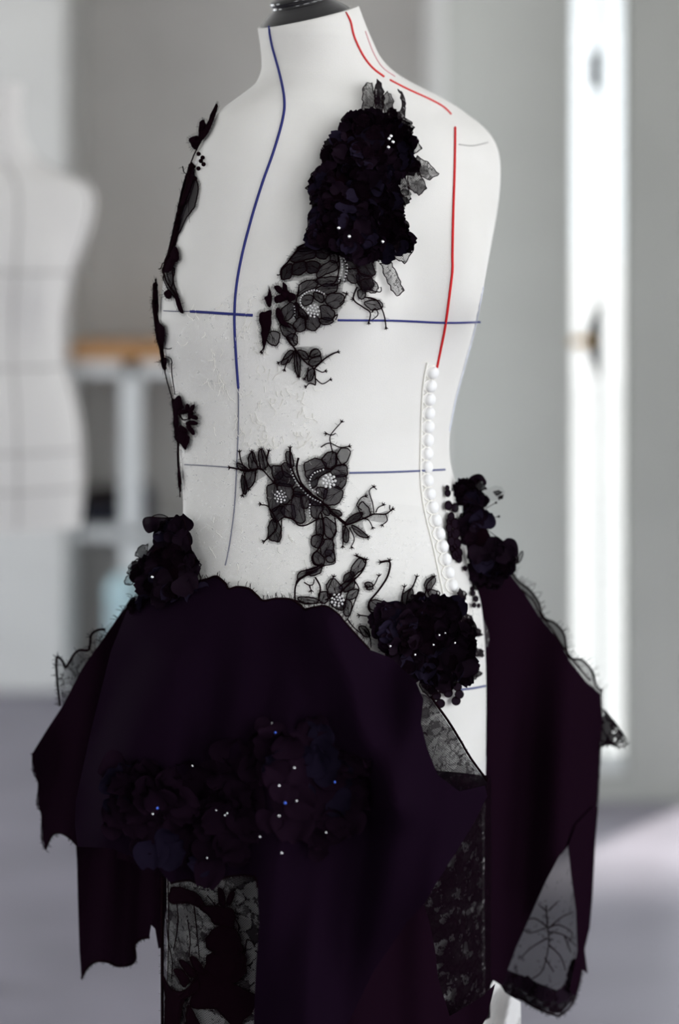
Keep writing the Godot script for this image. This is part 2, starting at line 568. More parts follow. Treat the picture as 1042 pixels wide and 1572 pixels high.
func section(tab: Array, py: float, cols: int, fold := 0.0) -> PackedVector3Array:
	var k: float = lut(tab, py, 3)
	var xl := (lut(tab, py, 1) - CX) / FPX
	var xr := (lut(tab, py, 2) - CX) / FPX
	var bust: float = 0.24 * exp(-pow((py - 440.0) / (75.0 if py > 440.0 else 110.0), 2))
	var belly: float = 0.06 * exp(-pow((py - 850.0) / 120.0, 2))
	var unit := PackedVector2Array()
	for j in cols:
		var a := TAU * j / cols
		var u := signf(cos(a)) * pow(absf(cos(a)), 0.93)
		var q := signf(sin(a)) * pow(absf(sin(a)), 0.93) * k
		if q > 0.0:
			q += (bust * (exp(-pow((u - 0.44) / 0.30, 2)) + exp(-pow((u + 0.44) / 0.30, 2))) + belly * exp(-u * u / 0.3)) * pow(sin(a), 0.7)
		elif py > 760.0 and py < 1250.0:
			q *= 1.0 + 0.22 * exp(-pow((py - 1010.0) / 130.0, 2))
		if fold > 0.0:
			var f := 1.0 + fold * sin(a * 17.0 + sin(a * 3.0) * 2.0)
			u *= f
			q *= f
		unit.append(Vector2(u, q).rotated(-TURN))      # y is towards the camera here
	# widths: match the outline in perspective
	var sx := 0.15
	var ox := 0.0
	var zc: float = 0.02 * clampf((160.0 - py) / 100.0, 0.0, 1.0)
	for pass_no in 5:
		var lo := 1e9
		var hi := -1e9
		for p in unit:
			var r := (p.x * sx + ox) / (CAM.z - zc - p.y * sx)
			lo = minf(lo, r)
			hi = maxf(hi, r)
		sx *= (xr - xl) / (hi - lo)
		ox += ((xl + xr) - (lo + hi)) * 0.5 * CAM.z
	var y := CAM.y - (py - HORIZON) * CAM.z / FPX
	var ring := PackedVector3Array()
	for p in unit: ring.append(Vector3(p.x * sx + ox, y, p.y * sx + zc))
	return ring

# depth of the form's near side, sampled every GRID pixels of the measured photograph
const GRID := 3
const GW := 350
const GH := 560
var depth := PackedFloat32Array()

func project(p: Vector3) -> Vector2:
	var d := CAM.z - p.z
	return Vector2(CX + p.x * FPX / d, HORIZON + (CAM.y - p.y) * FPX / d)

func sample_depth(g: Geo) -> void:
	for k in range(0, g.idx.size(), 3):
		var a3 := g.v[g.idx[k]]
		var b3 := g.v[g.idx[k + 1]]
		var c3 := g.v[g.idx[k + 2]]
		var a := project(a3) / GRID
		var b := project(b3) / GRID
		var c := project(c3) / GRID
		var area := (b - a).cross(c - a)
		if absf(area) < 1e-9: continue
		for y in range(maxi(0, int(ceil(minf(a.y, minf(b.y, c.y))))), mini(GH - 1, int(floor(maxf(a.y, maxf(b.y, c.y))))) + 1):
			for x in range(maxi(0, int(ceil(minf(a.x, minf(b.x, c.x))))), mini(GW - 1, int(floor(maxf(a.x, maxf(b.x, c.x))))) + 1):
				var p := Vector2(x, y)
				var w0 := (b - p).cross(c - p) / area
				var w1 := (c - p).cross(a - p) / area
				var w2 := 1.0 - w0 - w1
				if w0 < -0.001 or w1 < -0.001 or w2 < -0.001: continue
				var z := a3.z * w0 + b3.z * w1 + c3.z * w2
				if z > depth[y * GW + x]: depth[y * GW + x] = z

func spread_depth() -> void:      # carry the outline's depth outwards, falling back a little
	for y in GH:
		var first := -1
		var last := -1
		for x in GW:
			if depth[y * GW + x] > -50.0:
				if first < 0: first = x
				last = x
		if first < 0: continue
		for x in GW:
			if x < first: depth[y * GW + x] = depth[y * GW + first] - 0.002 * (first - x)
			elif x > last: depth[y * GW + x] = depth[y * GW + last] - 0.002 * (x - last)
	for y in GH:
		if depth[y * GW] < -50.0:
			for x in GW: depth[y * GW + x] = 0.0

func near_z(px: float, py: float) -> float:
	var x := clampf(px / GRID, 0.0, GW - 2.0)
	var y := clampf(py / GRID, 0.0, GH - 2.0)
	var i := int(x)
	var j := int(y)
	var fx := x - i
	var fy := y - j
	var k := j * GW + i
	return lerpf(lerpf(depth[k], depth[k + 1], fx), lerpf(depth[k + GW], depth[k + GW + 1], fx), fy)

func skin(px: float, py: float, off := 0.0) -> Vector3:      # a point on the form's near surface, lifted off it by off metres
	var p := at(px, py, near_z(px, py))
	return p + skin_normal(px, py) * off

func skin_normal(px: float, py: float) -> Vector3:
	var e := 7.0
	var a := at(px + e, py, near_z(px + e, py)) - at(px - e, py, near_z(px - e, py))
	var b := at(px, py - e, near_z(px, py - e)) - at(px, py + e, near_z(px, py + e))
	var n := a.cross(b)
	return n.normalized() if n.length() > 1e-12 else Vector3(0, 0, 1)

func on_skin(pts: Array, off: float, step := 5.0) -> PackedVector3Array:
	var out := PackedVector3Array()
	for p in curve(pts, step): out.append(skin(p.x, p.y, off))
	return out

var form: Node3D

func make_form() -> void:
	form = thing("dress_form", "white canvas dress form marked with blue and red lines, wearing the black lace gown", "dress form", Vector3(-0.02, 0, 0))
	var o := form.position
	var rows := []
	var py := 8.0
	while py <= 1200.0:
		rows.append(section(BODY, py, 128))
		py += 6.0 if py > 180.0 else 4.0
	# the neck is cut by a plane that tilts with the cap
	var axis := Vector3(-0.22, 1.0, 0.16).normalized()
	var c := at(468, 27, 0.02)
	for r in rows.size():
		for k in rows[r].size():
			var p: Vector3 = rows[r][k]
			var top := c.y - (axis.x * (p.x - c.x) + axis.z * (p.z - c.z)) / axis.y
			if p.y > top: rows[r][k] = Vector3(p.x, top, p.z)
	c -= o
	var g := Geo.new()
	g.grid(rows, true, true)
	depth.resize(GW * GH)
	depth.fill(-100.0)
	sample_depth(g)
	var sh := Geo.new()
	var srows := []
	py = 1170.0
	while py <= 2330.0:
		srows.append(section(SHEATH, py, 128, 0.012 * clampf((py - 1180.0) / 120.0, 0.0, 1.0)))
		py += 10.0
	sh.grid(srows, true, true)
	sample_depth(sh)
	spread_depth()
	var top_c := Vector3.ZERO
	for p in rows[0]: top_c += p / rows[0].size()
	g.fan(rows[0], top_c, false)
	var bot_c := Vector3.ZERO
	for p in rows[rows.size() - 1]: bot_c += p / rows[0].size()
	g.fan(rows[rows.size() - 1], bot_c, true)
	for k in g.v.size(): g.v[k] -= o
	put("torso", g.mesh(), mats.canvas, form)
	sheath_geo = sh
	# neck cap: a turned black disc that tilts with the neck
	g = Geo.new()
	g.lathe([[0.0, -0.012], [0.043, -0.012], [0.0475, -0.009], [0.0485, -0.004], [0.047, 0.0], [0.043, 0.004], [0.037, 0.009], [0.0315, 0.013], [0.0305, 0.016], [0.0325, 0.018], [0.0325, 0.021], [0.030, 0.023],
		[0.024, 0.026], [0.018, 0.032], [0.015, 0.04], [0.017, 0.05], [0.020, 0.06], [0.016, 0.07], [0.0, 0.074]], c, axis, 64)
	put("neck_cap", g.mesh(), mats.black_lacquer, form, "glossy black turned neck cap")
	# marking lines
	line([[413, 42], [418, 70], [428, 108], [436, 150], [434, 182], [420, 232], [403, 280], [387, 332], [372, 390], [363, 440], [360, 487], [362, 540], [366, 596]], 0.0013, "blue_tape", "centre_front_line")
	line([[366, 596], [366, 650], [364, 705], [360, 780], [352, 840], [346, 868]], 0.0007, "faded_grey", "centre_front_line")
	line([[293, 478], [340, 481], [388, 484]], 0.0014, "blue_tape", "bust_line")
	line([[518, 491], [600, 492], [680, 495], [736, 494]], 0.0011, "blue_tape", "bust_line")
	line([[252, 477], [272, 478], [292, 478]], 0.0006, "faded_grey", "bust_line")
	line([[284, 713], [320, 715], [360, 718]], 0.0006, "faded_grey", "waist_line")
	line([[536, 726], [590, 725], [644, 723], [682, 721]], 0.0010, "faded_blue", "waist_line")
	line([[700, 1059], [722, 1057], [744, 1053]], 0.0011, "faded_blue", "hip_line")
	line([[526, 12], [537, 32], [543, 56], [556, 84], [571, 104], [589, 118]], 0.0011, "red_tape", "shoulder_line")
	line([[598, 123], [625, 137], [660, 153], [681, 165], [692, 176]], 0.0010, "red_tape", "shoulder_line")
	line([[560, 48], [572, 80], [586, 103], [606, 118]], 0.0006, "pink_chalk", "chalk_line")
	line([[698, 196], [697, 260], [695, 330], [694, 390], [694, 415], [690, 450], [683, 500], [676, 535], [670, 564]], 0.0013, "red_tape", "armhole_line")
	# seam of the arm plate and side seam
	line([[741, 440], [729, 500], [713, 560], [699, 612], [689, 662]], 0.0008, "arm_canvas", "side_piping")
	line([[704, 222], [725, 224], [748, 219]], 0.0006, "grey_seam", "arm_seam")
	# stand under the skirt
	g = Geo.new()
	g.lathe([[0.0, 0.80], [0.022, 0.80], [0.022, 0.05], [0.03, 0.04], [0.16, 0.022], [0.17, 0.0], [0.0, 0.0]], Vector3.ZERO, Vector3(0, 1, 0), 40)
	put("stand", g.mesh(), mats.black_lacquer, form)

var sheath_geo: Geo

func line(pts: Array, r: float, mat: String, called: String) -> void:
	var g := Geo.new()
	var path := on_skin(pts, 0.0006, 6.0)
	for k in path.size(): path[k] -= form.position
	g.tube(path, r, r, 6)
	put(called, g.mesh(), mats[mat], form)

# ---------------------------------------------------------------- the gown
var gown: Node3D

func lace_image(size: int, cell: float, net: float, fill_share: float, seed_no: int, cord_w := 0.10, net_alpha := 0.5, fill_alpha := 0.85, cord_alpha := 1.0) -> ImageTexture:
	# bobbin lace: a fine net, some cells filled with clothwork, a cord round the cells
	var f := FastNoiseLite.new()
	f.seed = seed_no
	f.noise_type = FastNoiseLite.TYPE_CELLULAR
	f.cellular_return_type = FastNoiseLite.RETURN_DISTANCE2_SUB
	f.frequency = cell
	f.domain_warp_enabled = true
	f.domain_warp_amplitude = 0.35 / cell
	f.domain_warp_frequency = cell * 0.8
	var edges := f.get_seamless_image(size, size, false, false, 0.1, false)
	f.cellular_return_type = FastNoiseLite.RETURN_CELL_VALUE
	var cells := f.get_seamless_image(size, size, false, false, 0.1, false)
	var e := edges.get_data()
	var c := cells.get_data()
	var es := edges.get_data_size() / (size * size)
	var cs := cells.get_data_size() / (size * size)
	var out := PackedByteArray()
	out.resize(size * size * 4)
	# get_seamless_image without normalising maps -1..1 to 0..255
	var cut := fill_share * 255.0
	var lo := 255
	var hi := 0
	for k in range(0, size * size, 37):
		lo = mini(lo, e[k * es])
		hi = maxi(hi, e[k * es])
	var cl := 255
	var ch := 0
	for k in range(0, size * size, 37):
		cl = mini(cl, c[k * cs])
		ch = maxi(ch, c[k * cs])
	var span := maxf(1.0, hi - lo)
	var cspan := maxf(1.0, ch - cl)
	var period := int(round(size / (size / net)))
	for y in size:
		for x in size:
			var k := y * size + x
			var d := (e[k * es] - lo) / span
			var a := 0.0
			if d < cord_w: a = cord_alpha
			else:
				var v := (c[k * cs] - cl) / cspan * 255.0
				if v < cut: a = fill_alpha
				else:
					var u := (x + y) % period
					var w := (x - y + size * 4) % period
					a = net_alpha if (u < 2 or w < 2) else 0.0
			out[k * 4] = 255
			out[k * 4 + 1] = 255
			out[k * 4 + 2] = 255
			out[k * 4 + 3] = int(a * 255.0)
	return ImageTexture.create_from_image(Image.create_from_data(size, size, false, Image.FORMAT_RGBA8, out))

func make_gown_materials() -> void:
	var dull := {"metallic_specular": 0.03}
	var m := flat_mat("black_cloth", Color(0.085, 0.034, 0.074), 0.85, dull)
	m = flat_mat("black_velvet", Color(0.072, 0.024, 0.05), 0.9, dull)
	m = flat_mat("purple_organza", Color(0.078, 0.036, 0.084), 0.85, {"metallic_specular": 0.04})
	m = flat_mat("petal_black", Color(0.090, 0.050, 0.088), 0.6, {"metallic_specular": 0.10})
	m = flat_mat("petal_navy", Color(0.115, 0.092, 0.150), 0.6, {"metallic_specular": 0.10})
	flat_mat("petal_dim", Color(0.095, 0.050, 0.092), 0.7, dull)
	flat_mat("petal_dim_navy", Color(0.095, 0.074, 0.128), 0.7, dull)
	flat_mat("cord_black", Color(0.075, 0.03, 0.045), 0.8, dull)
	var blend := BaseMaterial3D.TRANSPARENCY_ALPHA
	flat_mat("sheer_petal", Color(0.15, 0.12, 0.15, 0.50), 0.85, {"transparency": blend, "metallic_specular": 0.04})
	flat_mat("sheer_petal_dark", Color(0.09, 0.065, 0.09, 0.70), 0.85, {"transparency": blend, "metallic_specular": 0.04})
	flat_mat("net_ground", Color(0.12, 0.10, 0.11, 0.17), 0.9, {"transparency": blend, "metallic_specular": 0.04})
	flat_mat("net_dark", Color(0.12, 0.10, 0.115, 0.30), 0.9, {"transparency": blend, "metallic_specular": 0.04})
	flat_mat("leg_shade_tint", Color(0.06, 0.05, 0.065, 0.42), 0.85, {"transparency": blend, "metallic_specular": 0.04})  # dark tint standing in for shade on the ivory leg
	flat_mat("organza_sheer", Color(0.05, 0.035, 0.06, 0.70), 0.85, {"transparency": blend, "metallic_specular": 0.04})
	m = flat_mat("lace_fine", Color(0.07, 0.035, 0.06), 0.85, {"transparency": blend, "metallic_specular": 0.04})
	m.albedo_texture = lace_image(512, 0.020, 9.0, 0.42, 31, 0.16, 0.6, 0.8)
	tri(m, 7.5)
	m = flat_mat("lace_dense", Color(0.06, 0.025, 0.05), 0.85, {"transparency": blend, "metallic_specular": 0.04})
	m.albedo_texture = lace_image(512, 0.022, 7.0, 0.74, 32, 0.2, 0.8, 0.97)
	tri(m, 7.5)
	m = flat_mat("lace_veil", Color(0.07, 0.06, 0.075), 0.85, {"transparency": blend, "metallic_specular": 0.04})
	m.albedo_texture = veil_image(512, 0.013, 33)
	tri(m, 6.0)
	m = flat_mat("ivory_lace", Color(0.95, 0.945, 0.93), 0.9, {"transparency": blend})
	m.albedo_texture = lace_image(512, 0.016, 8.0, 0.25, 34, 0.10, 0.08, 0.14, 0.42)
	tri(m, 7.0)
	m = flat_mat("ivory_cloth", Color(0.84, 0.83, 0.82), 0.9)
	m.normal_enabled = true
	m.normal_texture = noise_tex(0.03, Color.BLACK, Color.WHITE, 21, true)
	m.normal_scale = 0.6
	tri(m, 6.0)
	flat_mat("ivory_thread", Color(0.95, 0.94, 0.91), 0.85)
	flat_mat("button_silk", Color(0.93, 0.925, 0.92), 0.55)
	flat_mat("eyelet", Color(0.86, 0.85, 0.85), 0.8)
	flat_mat("crystal", Color(1, 1, 1), 0.08, {"metallic": 0.85})
	flat_mat("blue_crystal", Color(0.35, 0.5, 1.0), 0.1, {"metallic": 0.6})

func veil_image(size: int, cell: float, seed_no: int) -> ImageTexture:      # plain tulle with a sparse line drawing
	var f := FastNoiseLite.new()
	f.seed = seed_no
	f.noise_type = FastNoiseLite.TYPE_CELLULAR
	f.cellular_return_type = FastNoiseLite.RETURN_DISTANCE2_SUB
	f.frequency = cell
	f.domain_warp_enabled = true
	f.domain_warp_amplitude = 0.6 / cell
	f.domain_warp_frequency = cell
	var edges := f.get_seamless_image(size, size, false, false, 0.1, true)
	var e := edges.get_data()
	var es := edges.get_data_size() / (size * size)
	var out := PackedByteArray()
	out.resize(size * size * 4)
	out.fill(255)
	for k in size * size: out[k * 4 + 3] = 252 if e[k * es] < 30 else 180
	return ImageTexture.create_from_image(Image.create_from_data(size, size, false, Image.FORMAT_RGBA8, out))

func inside(poly: PackedVector2Array, p: Vector2) -> bool:
	return Geometry2D.is_point_in_polygon(p, poly)

# a piece of cloth with the given outline; place(px, py) -> its point in space
func sheet(outline: Array, place: Callable, spacing := 8.0, smooth := true) -> Geo:
	var edge := curve(outline, spacing * 0.6, true) if smooth else dense(outline, spacing * 0.6)
	var lo := edge[0]
	var hi := edge[0]
	for p in edge:
		lo = lo.min(p)
		hi = hi.max(p)
	var pts := PackedVector2Array(edge)
	var y := lo.y + spacing * 0.5
	var row := 0
	while y < hi.y:
		var x := lo.x + (spacing * 0.5 if row % 2 else 0.0)
		while x < hi.x:
			var p := Vector2(x, y)
			if inside(edge, p):
				var far := true
				for k in edge.size():
					if edge[k].distance_squared_to(p) < spacing * spacing * 0.2:
						far = false
						break
				if far: pts.append(p)
			x += spacing
		y += spacing * 0.87
		row += 1
	var g := Geo.new()
	for p in pts: g.pt(place.call(p.x, p.y), p * 0.01)
	var t := Geometry2D.triangulate_delaunay(pts)
	for k in range(0, t.size(), 3):
		var c := (pts[t[k]] + pts[t[k + 1]] + pts[t[k + 2]]) / 3.0
		if not inside(edge, c): continue
		if (pts[t[k + 1]] - pts[t[k]]).cross(pts[t[k + 2]] - pts[t[k]]) > 0.0: g.tri(t[k], t[k + 1], t[k + 2])
		else: g.tri(t[k], t[k + 2], t[k + 1])
	return g

func dense(outline: Array, step: float) -> PackedVector2Array:
	var out := PackedVector2Array()
	for k in outline.size():
		var a := v2(outline[k])
		var b := v2(outline[(k + 1) % outline.size()])
		var m := maxi(1, int(ceil(a.distance_to(b) / step)))
		for j in m: out.append(a.lerp(b, float(j) / m))
	return out

func view(list: Array, origin: Vector2, s: float) -> Array:      # from a magnified measure to the photograph's pixels
	var out := []
	for p in list: out.append(origin + Vector2(p[0], p[1]) * s)
	return out

# one flat lace petal with its own cord round it, lying on the form
func lace_petal(parent: Node, outline: Array, mat: String, off := 0.0016, called := "petal", cord := 0.00058) -> void:
	var c := Vector2.ZERO
	for p in outline: c += v2(p) / outline.size()
	var edge := curve(outline, 3.0, true)
	var grow := 1.10 if cord > 0.0 else 1.0
	var turn := rng.randf() * TAU
	for k in edge.size():      # lobed, never quite even edges
		var a := (edge[k] - c).angle()
		edge[k] = c + (edge[k] - c) * (grow + 0.05 * sin(a * 5.0 + turn) + 0.035 * sin(a * 11.0 + turn * 2.0))
	var g := Geo.new()
	var lift := off + 0.0012
	var ring0 := PackedVector3Array()
	var ring1 := PackedVector3Array()
	for p in edge:
		ring0.append(skin(p.x, p.y, off))
		var q := c.lerp(p, 0.55)
		ring1.append(skin(q.x, q.y, lift))
	g.grid([ring0, ring1], true, true)
	g.fan(ring1, skin(c.x, c.y, lift), true)
	put(called, g.mesh(), mats[mat], parent)
	if cord > 0.0:
		var path := PackedVector3Array()
		for p in edge: path.append(skin(p.x, p.y, off + 0.0003))
		path.append(path[0])
		cords.tube(path, cord, cord, 4, false)
	if mat.begins_with("sheer"):      # veins drawn in fine cord
		var far := 0
		for k in edge.size():
			if edge[k].distance_to(c) > edge[far].distance_to(c): far = k
		var axis := (edge[far] - c)
		var tail := c - axis * 0.8
		for side in [-0.45, 0.0, 0.45]:
			var head: Vector2 = c + axis.rotated(side) * (0.85 if side == 0.0 else 0.6)
			var mid: Vector2 = tail.lerp(head, 0.5) + axis.orthogonal() * side * 0.25
			var vein := PackedVector3Array()
			for p in curve([tail, mid, head], 3.0): vein.append(skin(p.x, p.y, lift + 0.0002))
			cords.tube(vein, 0.00030, 0.00022, 3, false)
	for k in range(0, edge.size()):      # halo of net and loose lash threads round the petal
		var p := edge[k]
		var o := (p - c).normalized()
		if rng.randf() < 0.6:
			var a := p + o * rng.randf_range(2.0, 6.0) + Vector2(rng.randf_range(-2, 2), rng.randf_range(-2, 2))
			lashes.tube(PackedVector3Array([skin(p.x, p.y, off), skin(a.x, a.y, off + 0.001)]), 0.00022, 0.00015, 3, false)
	var base := nets.v.size()
	for p in edge:
		var q := c + (p - c) + (p - c).normalized() * 4.5
		nets.pt(skin(q.x, q.y, off - 0.0006))
	var cc := nets.pt(skin(c.x, c.y, off - 0.0004))
	for k in edge.size(): nets.tri(cc, base + k, base + (k + 1) % edge.size())

var cords: Geo
var lashes: Geo
var nets: Geo

func begin_motif() -> void:
	cords = Geo.new()
	lashes = Geo.new()
	nets = Geo.new()

func end_motif(parent: Node) -> void:
	if cords.idx.size():
		var cord := put("cordonnet", cords.mesh(), mats.cord_black, parent)
		cord.set_meta("kind", "stuff")
	if lashes.idx.size():
		var o := put("lash_threads", lashes.mesh(), mats.cord_black, parent)
		o.set_meta("kind", "stuff")
	if nets.idx.size(): put("net", nets.mesh(), mats.net_ground, parent)

func stem(pts: Array, w: float, off := 0.0022, curls := 0.0) -> void:
	var c := curve(pts, 3.0)
	var path := PackedVector3Array()
	for p in c: path.append(skin(p.x, p.y, off))
	cords.tube(path, w * 0.00021, w * 0.00016, 4)
	if curls > 0.0:
		for k in range(1, c.size()):
			if rng.randf() < curls:
				var d := (c[k] - c[k - 1]).normalized()
				var n := Vector2(-d.y, d.x) * (1.0 if rng.randf() < 0.5 else -1.0)
				var q := c[k]
				var pp := [skin(q.x, q.y, off)]
				var bend := rng.randf_range(-0.5, 0.5)
				for j in 4:
					q += (n * 1.6 + d * bend)
					n = n.rotated(bend * 0.6)
					pp.append(skin(q.x, q.y, off + 0.0005))
				lashes.tube(PackedVector3Array(pp), 0.0002, 0.00012, 3, false)

func tip(p: Vector2, d: Vector2, size: float) -> void:      # the little three-fingered end of a lace twig
	for a in [-0.9, 0.0, 0.8]:
		var e := p + d.rotated(a).normalized() * size
		cords.tube(PackedVector3Array([skin(p.x, p.y, 0.002), skin((p.x + e.x) * 0.5, (p.y + e.y) * 0.5, 0.003), skin(e.x, e.y, 0.0025)]), 0.0007, 0.0003, 4)

func dots(parent: Node, list: Array, r := 1.9, mat := "eyelet", called := "eyelet") -> void:
	for p in list:
		var q := v2(p)
		var g := Geo.new()
		g.ball(skin(q.x, q.y, 0.0024), r * 0.00064, 8, Vector3(1, 1, 0.6))
		put(called, g.mesh(), mats[mat], parent)

func chain(pts: Array, step: float) -> Array:
	var out := []
	var c := curve(pts, 1.0)
	var last := c[0]
	out.append(last)
	for p in c:
		if p.distance_to(last) >= step:
			out.append(p)
			last = p
	return out

func rosette(c: Vector2, r: float) -> Array:
	var out := [c]
	for k in 6: out.append(c + Vector2.from_angle(TAU * k / 6 + 0.2) * r * 0.55)
	for k in 9: out.append(c + Vector2.from_angle(TAU * k / 9) * r)
	return out

# a ruffled petal standing off a surface
func ruffle(base: Vector3, along: Vector3, out: Vector3, length: float, width: float, curl: float, phase: float) -> Geo:
	var side := along.cross(out).normalized()
	var rows := []
	for j in 8:
		var s := j / 7.0
		var ring := PackedVector3Array()
		var w := width * (0.25 + 0.95 * pow(sin(PI * pow(0.08 + 0.92 * s, 0.62) * 0.86), 0.9))
		var notch := 0.0
		for k in 9:
			var t := k / 4.0 - 1.0
			notch = 0.06 * sin(t * 7.0 + phase)
			var bend := s * curl
			var p := base + along * length * (sin(bend) / maxf(curl, 0.05) + notch * s - 0.10 * t * t * s) + out * length * ((1.0 - cos(bend)) / maxf(curl, 0.05))
			p += out * (0.16 * width * t * t - 0.08 * length * s * sin(t * 4.2 + phase) - 0.06 * length * s * sin(t * 9.0 + phase * 2.0))
			ring.append(p + side * t * w * 0.5)
		rows.append(ring)
	var g := Geo.new()
	g.grid(rows)
	return g

func cluster(parent: Node3D, poly: Array, count: int, place: Callable, size: Vector2, lift: float, share_lace: float, calm := 1.0, dim := false) -> void:
	var edge := curve(poly, 5.0, true)
	var c := Vector2.ZERO
	for p in edge: c += p / edge.size()
	var lo := edge[0]
	var hi := edge[0]
	for p in edge:
		lo = lo.min(p)
		hi = hi.max(p)
	# the padded heart that the petals are sewn to
	var shrunk := []
	for k in range(0, edge.size(), 3): shrunk.append(c.lerp(edge[k], 0.84))
	var reach := (hi - lo).length() * 0.5
	var base_mat: String = "petal_dim" if dim else "black_velvet"
	var heart := sheet(shrunk, func(x: float, y: float) -> Vector3: return place.call(x, y, lift * 0.45 * clampf(1.3 - Vector2(x, y).distance_to(c) / reach, 0.0, 1.0)), 9.0)
	put("flower_base", heart.mesh(), mats[base_mat], parent)
	var made := 0
	var tries := 0
	while made < count and tries < 4000:
		tries += 1
		var p := Vector2(rng.randf_range(lo.x, hi.x), rng.randf_range(lo.y, hi.y))
		if not inside(edge, p): continue
		var f := clampf(p.distance_to(c) / reach, 0.0, 1.0)
		var ang := (p - c).angle() + rng.randf_range(-0.7, 0.7) * calm
		var root := p - Vector2.from_angle(ang) * size.x * 0.5
		var h := lift * (1.0 - 0.75 * f) * rng.randf_range(0.5, 1.0)
		var b: Vector3 = place.call(root.x, root.y, h)
		var along := Vector3(cos(ang), -sin(ang), rng.randf_range(-0.1, 0.35)).normalized()
		var out := (Vector3(rng.randf_range(-0.2, 0.2), rng.randf_range(-0.1, 0.3), 1.0)).normalized()
		out = (out - along * out.dot(along)).normalized()
		var len := rng.randf_range(size.x, size.y) * 0.00064
		var g := ruffle(b, along, out, len, len * rng.randf_range(0.8, 1.25), rng.randf_range(0.3, 1.3), rng.randf() * TAU)
		var r := rng.randf()
		var mat: String = "lace_dense" if r < share_lace else ("petal_navy" if r > 0.82 else "petal_black")
		if dim: mat = "petal_dim_navy" if r > 0.85 else "petal_dim"
		put("petal", g.mesh(), mats[mat], parent)
		made += 1

func fringe(parent: Node3D, pts: Array, place: Callable, length: float, density: float, lean: Vector2, cord := 0.0009) -> void:
	var c := curve(pts, 2.0)
	var path := PackedVector3Array()
	for p in c: path.append(place.call(p.x, p.y))
	if cord > 0.0:
		var e := Geo.new()
		e.tube(path, cord, cord, 5)
		put("scalloped_edge", e.mesh(), mats.cord_black, parent)
	var g := Geo.new()
	for k in range(0, c.size()):
		if rng.randf() > density: continue
		var d := (c[mini(k + 1, c.size() - 1)] - c[maxi(k - 1, 0)]).normalized()
		var n := Vector2(d.y, -d.x)
		if n.dot(lean) < 0.0: n = -n
		n = (n + lean.normalized() * 0.5).normalized().rotated(rng.randf_range(-0.4, 0.4))
		var q := c[k]
		var pp := PackedVector3Array([place.call(q.x, q.y)])
		var bend := rng.randf_range(-0.35, 0.35)
		var step := length * rng.randf_range(0.6, 1.1) / 3.0
		for j in 3:
			q += n * step
			n = n.rotated(bend)
			pp.append(place.call(q.x, q.y) + Vector3(0, 0, 0.001))
		g.tube(pp, 0.00042, 0.0003, 3, false)
	var o := put("eyelash_fringe", g.mesh(), mats.cord_black, parent)
	o.set_meta("kind", "stuff")

func ridge(p: Vector2, a: Vector2, b: Vector2, w: float) -> float:
	var q := Geometry2D.get_closest_point_to_segment(p, a, b)
	return exp(-p.distance_squared_to(q) / (w * w))

func skirt_z(px: float, py: float) -> float:
	var t := clampf((py - 890.0) / 380.0, 0.0, 1.0)
	t = t * (2.0 - t)
	var w := lerpf(255.0, 455.0, t)
	var u := (px - 478.0) / w
	var z := lerpf(0.160, 0.27, t) * sqrt(maxf(0.0, 1.0 - u * u)) - 0.01
	var p := Vector2(px, py)
	z += 0.020 * t * sin(px * 0.030 + 1.2 * sin(py * 0.006)) + 0.008 * t * sin(px * 0.071 + py * 0.012)
	z += 0.042 * ridge(p, Vector2(505, 955), Vector2(605, 1235), 32.0) + 0.016 * ridge(p, Vector2(375, 960), Vector2(350, 1130), 40.0) - 0.016 * ridge(p, Vector2(462, 960), Vector2(470, 1120), 18.0)
	z += 0.022 * ridge(p, Vector2(255, 1020), Vector2(170, 1270), 34.0) - 0.014 * ridge(p, Vector2(205, 1010), Vector2(120, 1180), 22.0)
	return z

func skirt_at(px: float, py: float, off := 0.0) -> Vector3:
	return at(px, py, skirt_z(px, py) + off)

func left_at(px: float, py: float, off := 0.0) -> Vector3:
	return at(px, py, -0.04 + 0.0003 * (px - 60.0) + 0.010 * sin(px * 0.07 + py * 0.01) + off)

func low_at(px: float, py: float, off := 0.0) -> Vector3:
	return at(px, py, -0.03 + 0.0004 * (px - 120.0) + 0.012 * sin(px * 0.09 + py * 0.004) + off)

func back_at(px: float, py: float, off := 0.0) -> Vector3:
	var t := clampf((py - 850.0) / 300.0, 0.0, 1.0)
	return at(px, py, -0.055 - 0.0003 * (px - 740.0) + 0.022 * t * sin(px * 0.055 + py * 0.003 + 0.8) + off)

func skin_off(px: float, py: float, off := 0.0) -> Vector3:      # lifted towards the viewer's side
	return at(px, py, near_z(px, py) + off + 0.001)

func make_gown() -> void:
	make_gown_materials()
	gown = thing("gown", "black lace and organza gown over ivory lace, worn by the canvas dress form", "gown")
	put("ivory_underskirt", sheath_geo.mesh(), mats.ivory_cloth, gown, "narrow ivory underskirt")
	make_bodice()
	make_skirt()
	make_applique()
	make_flowers()

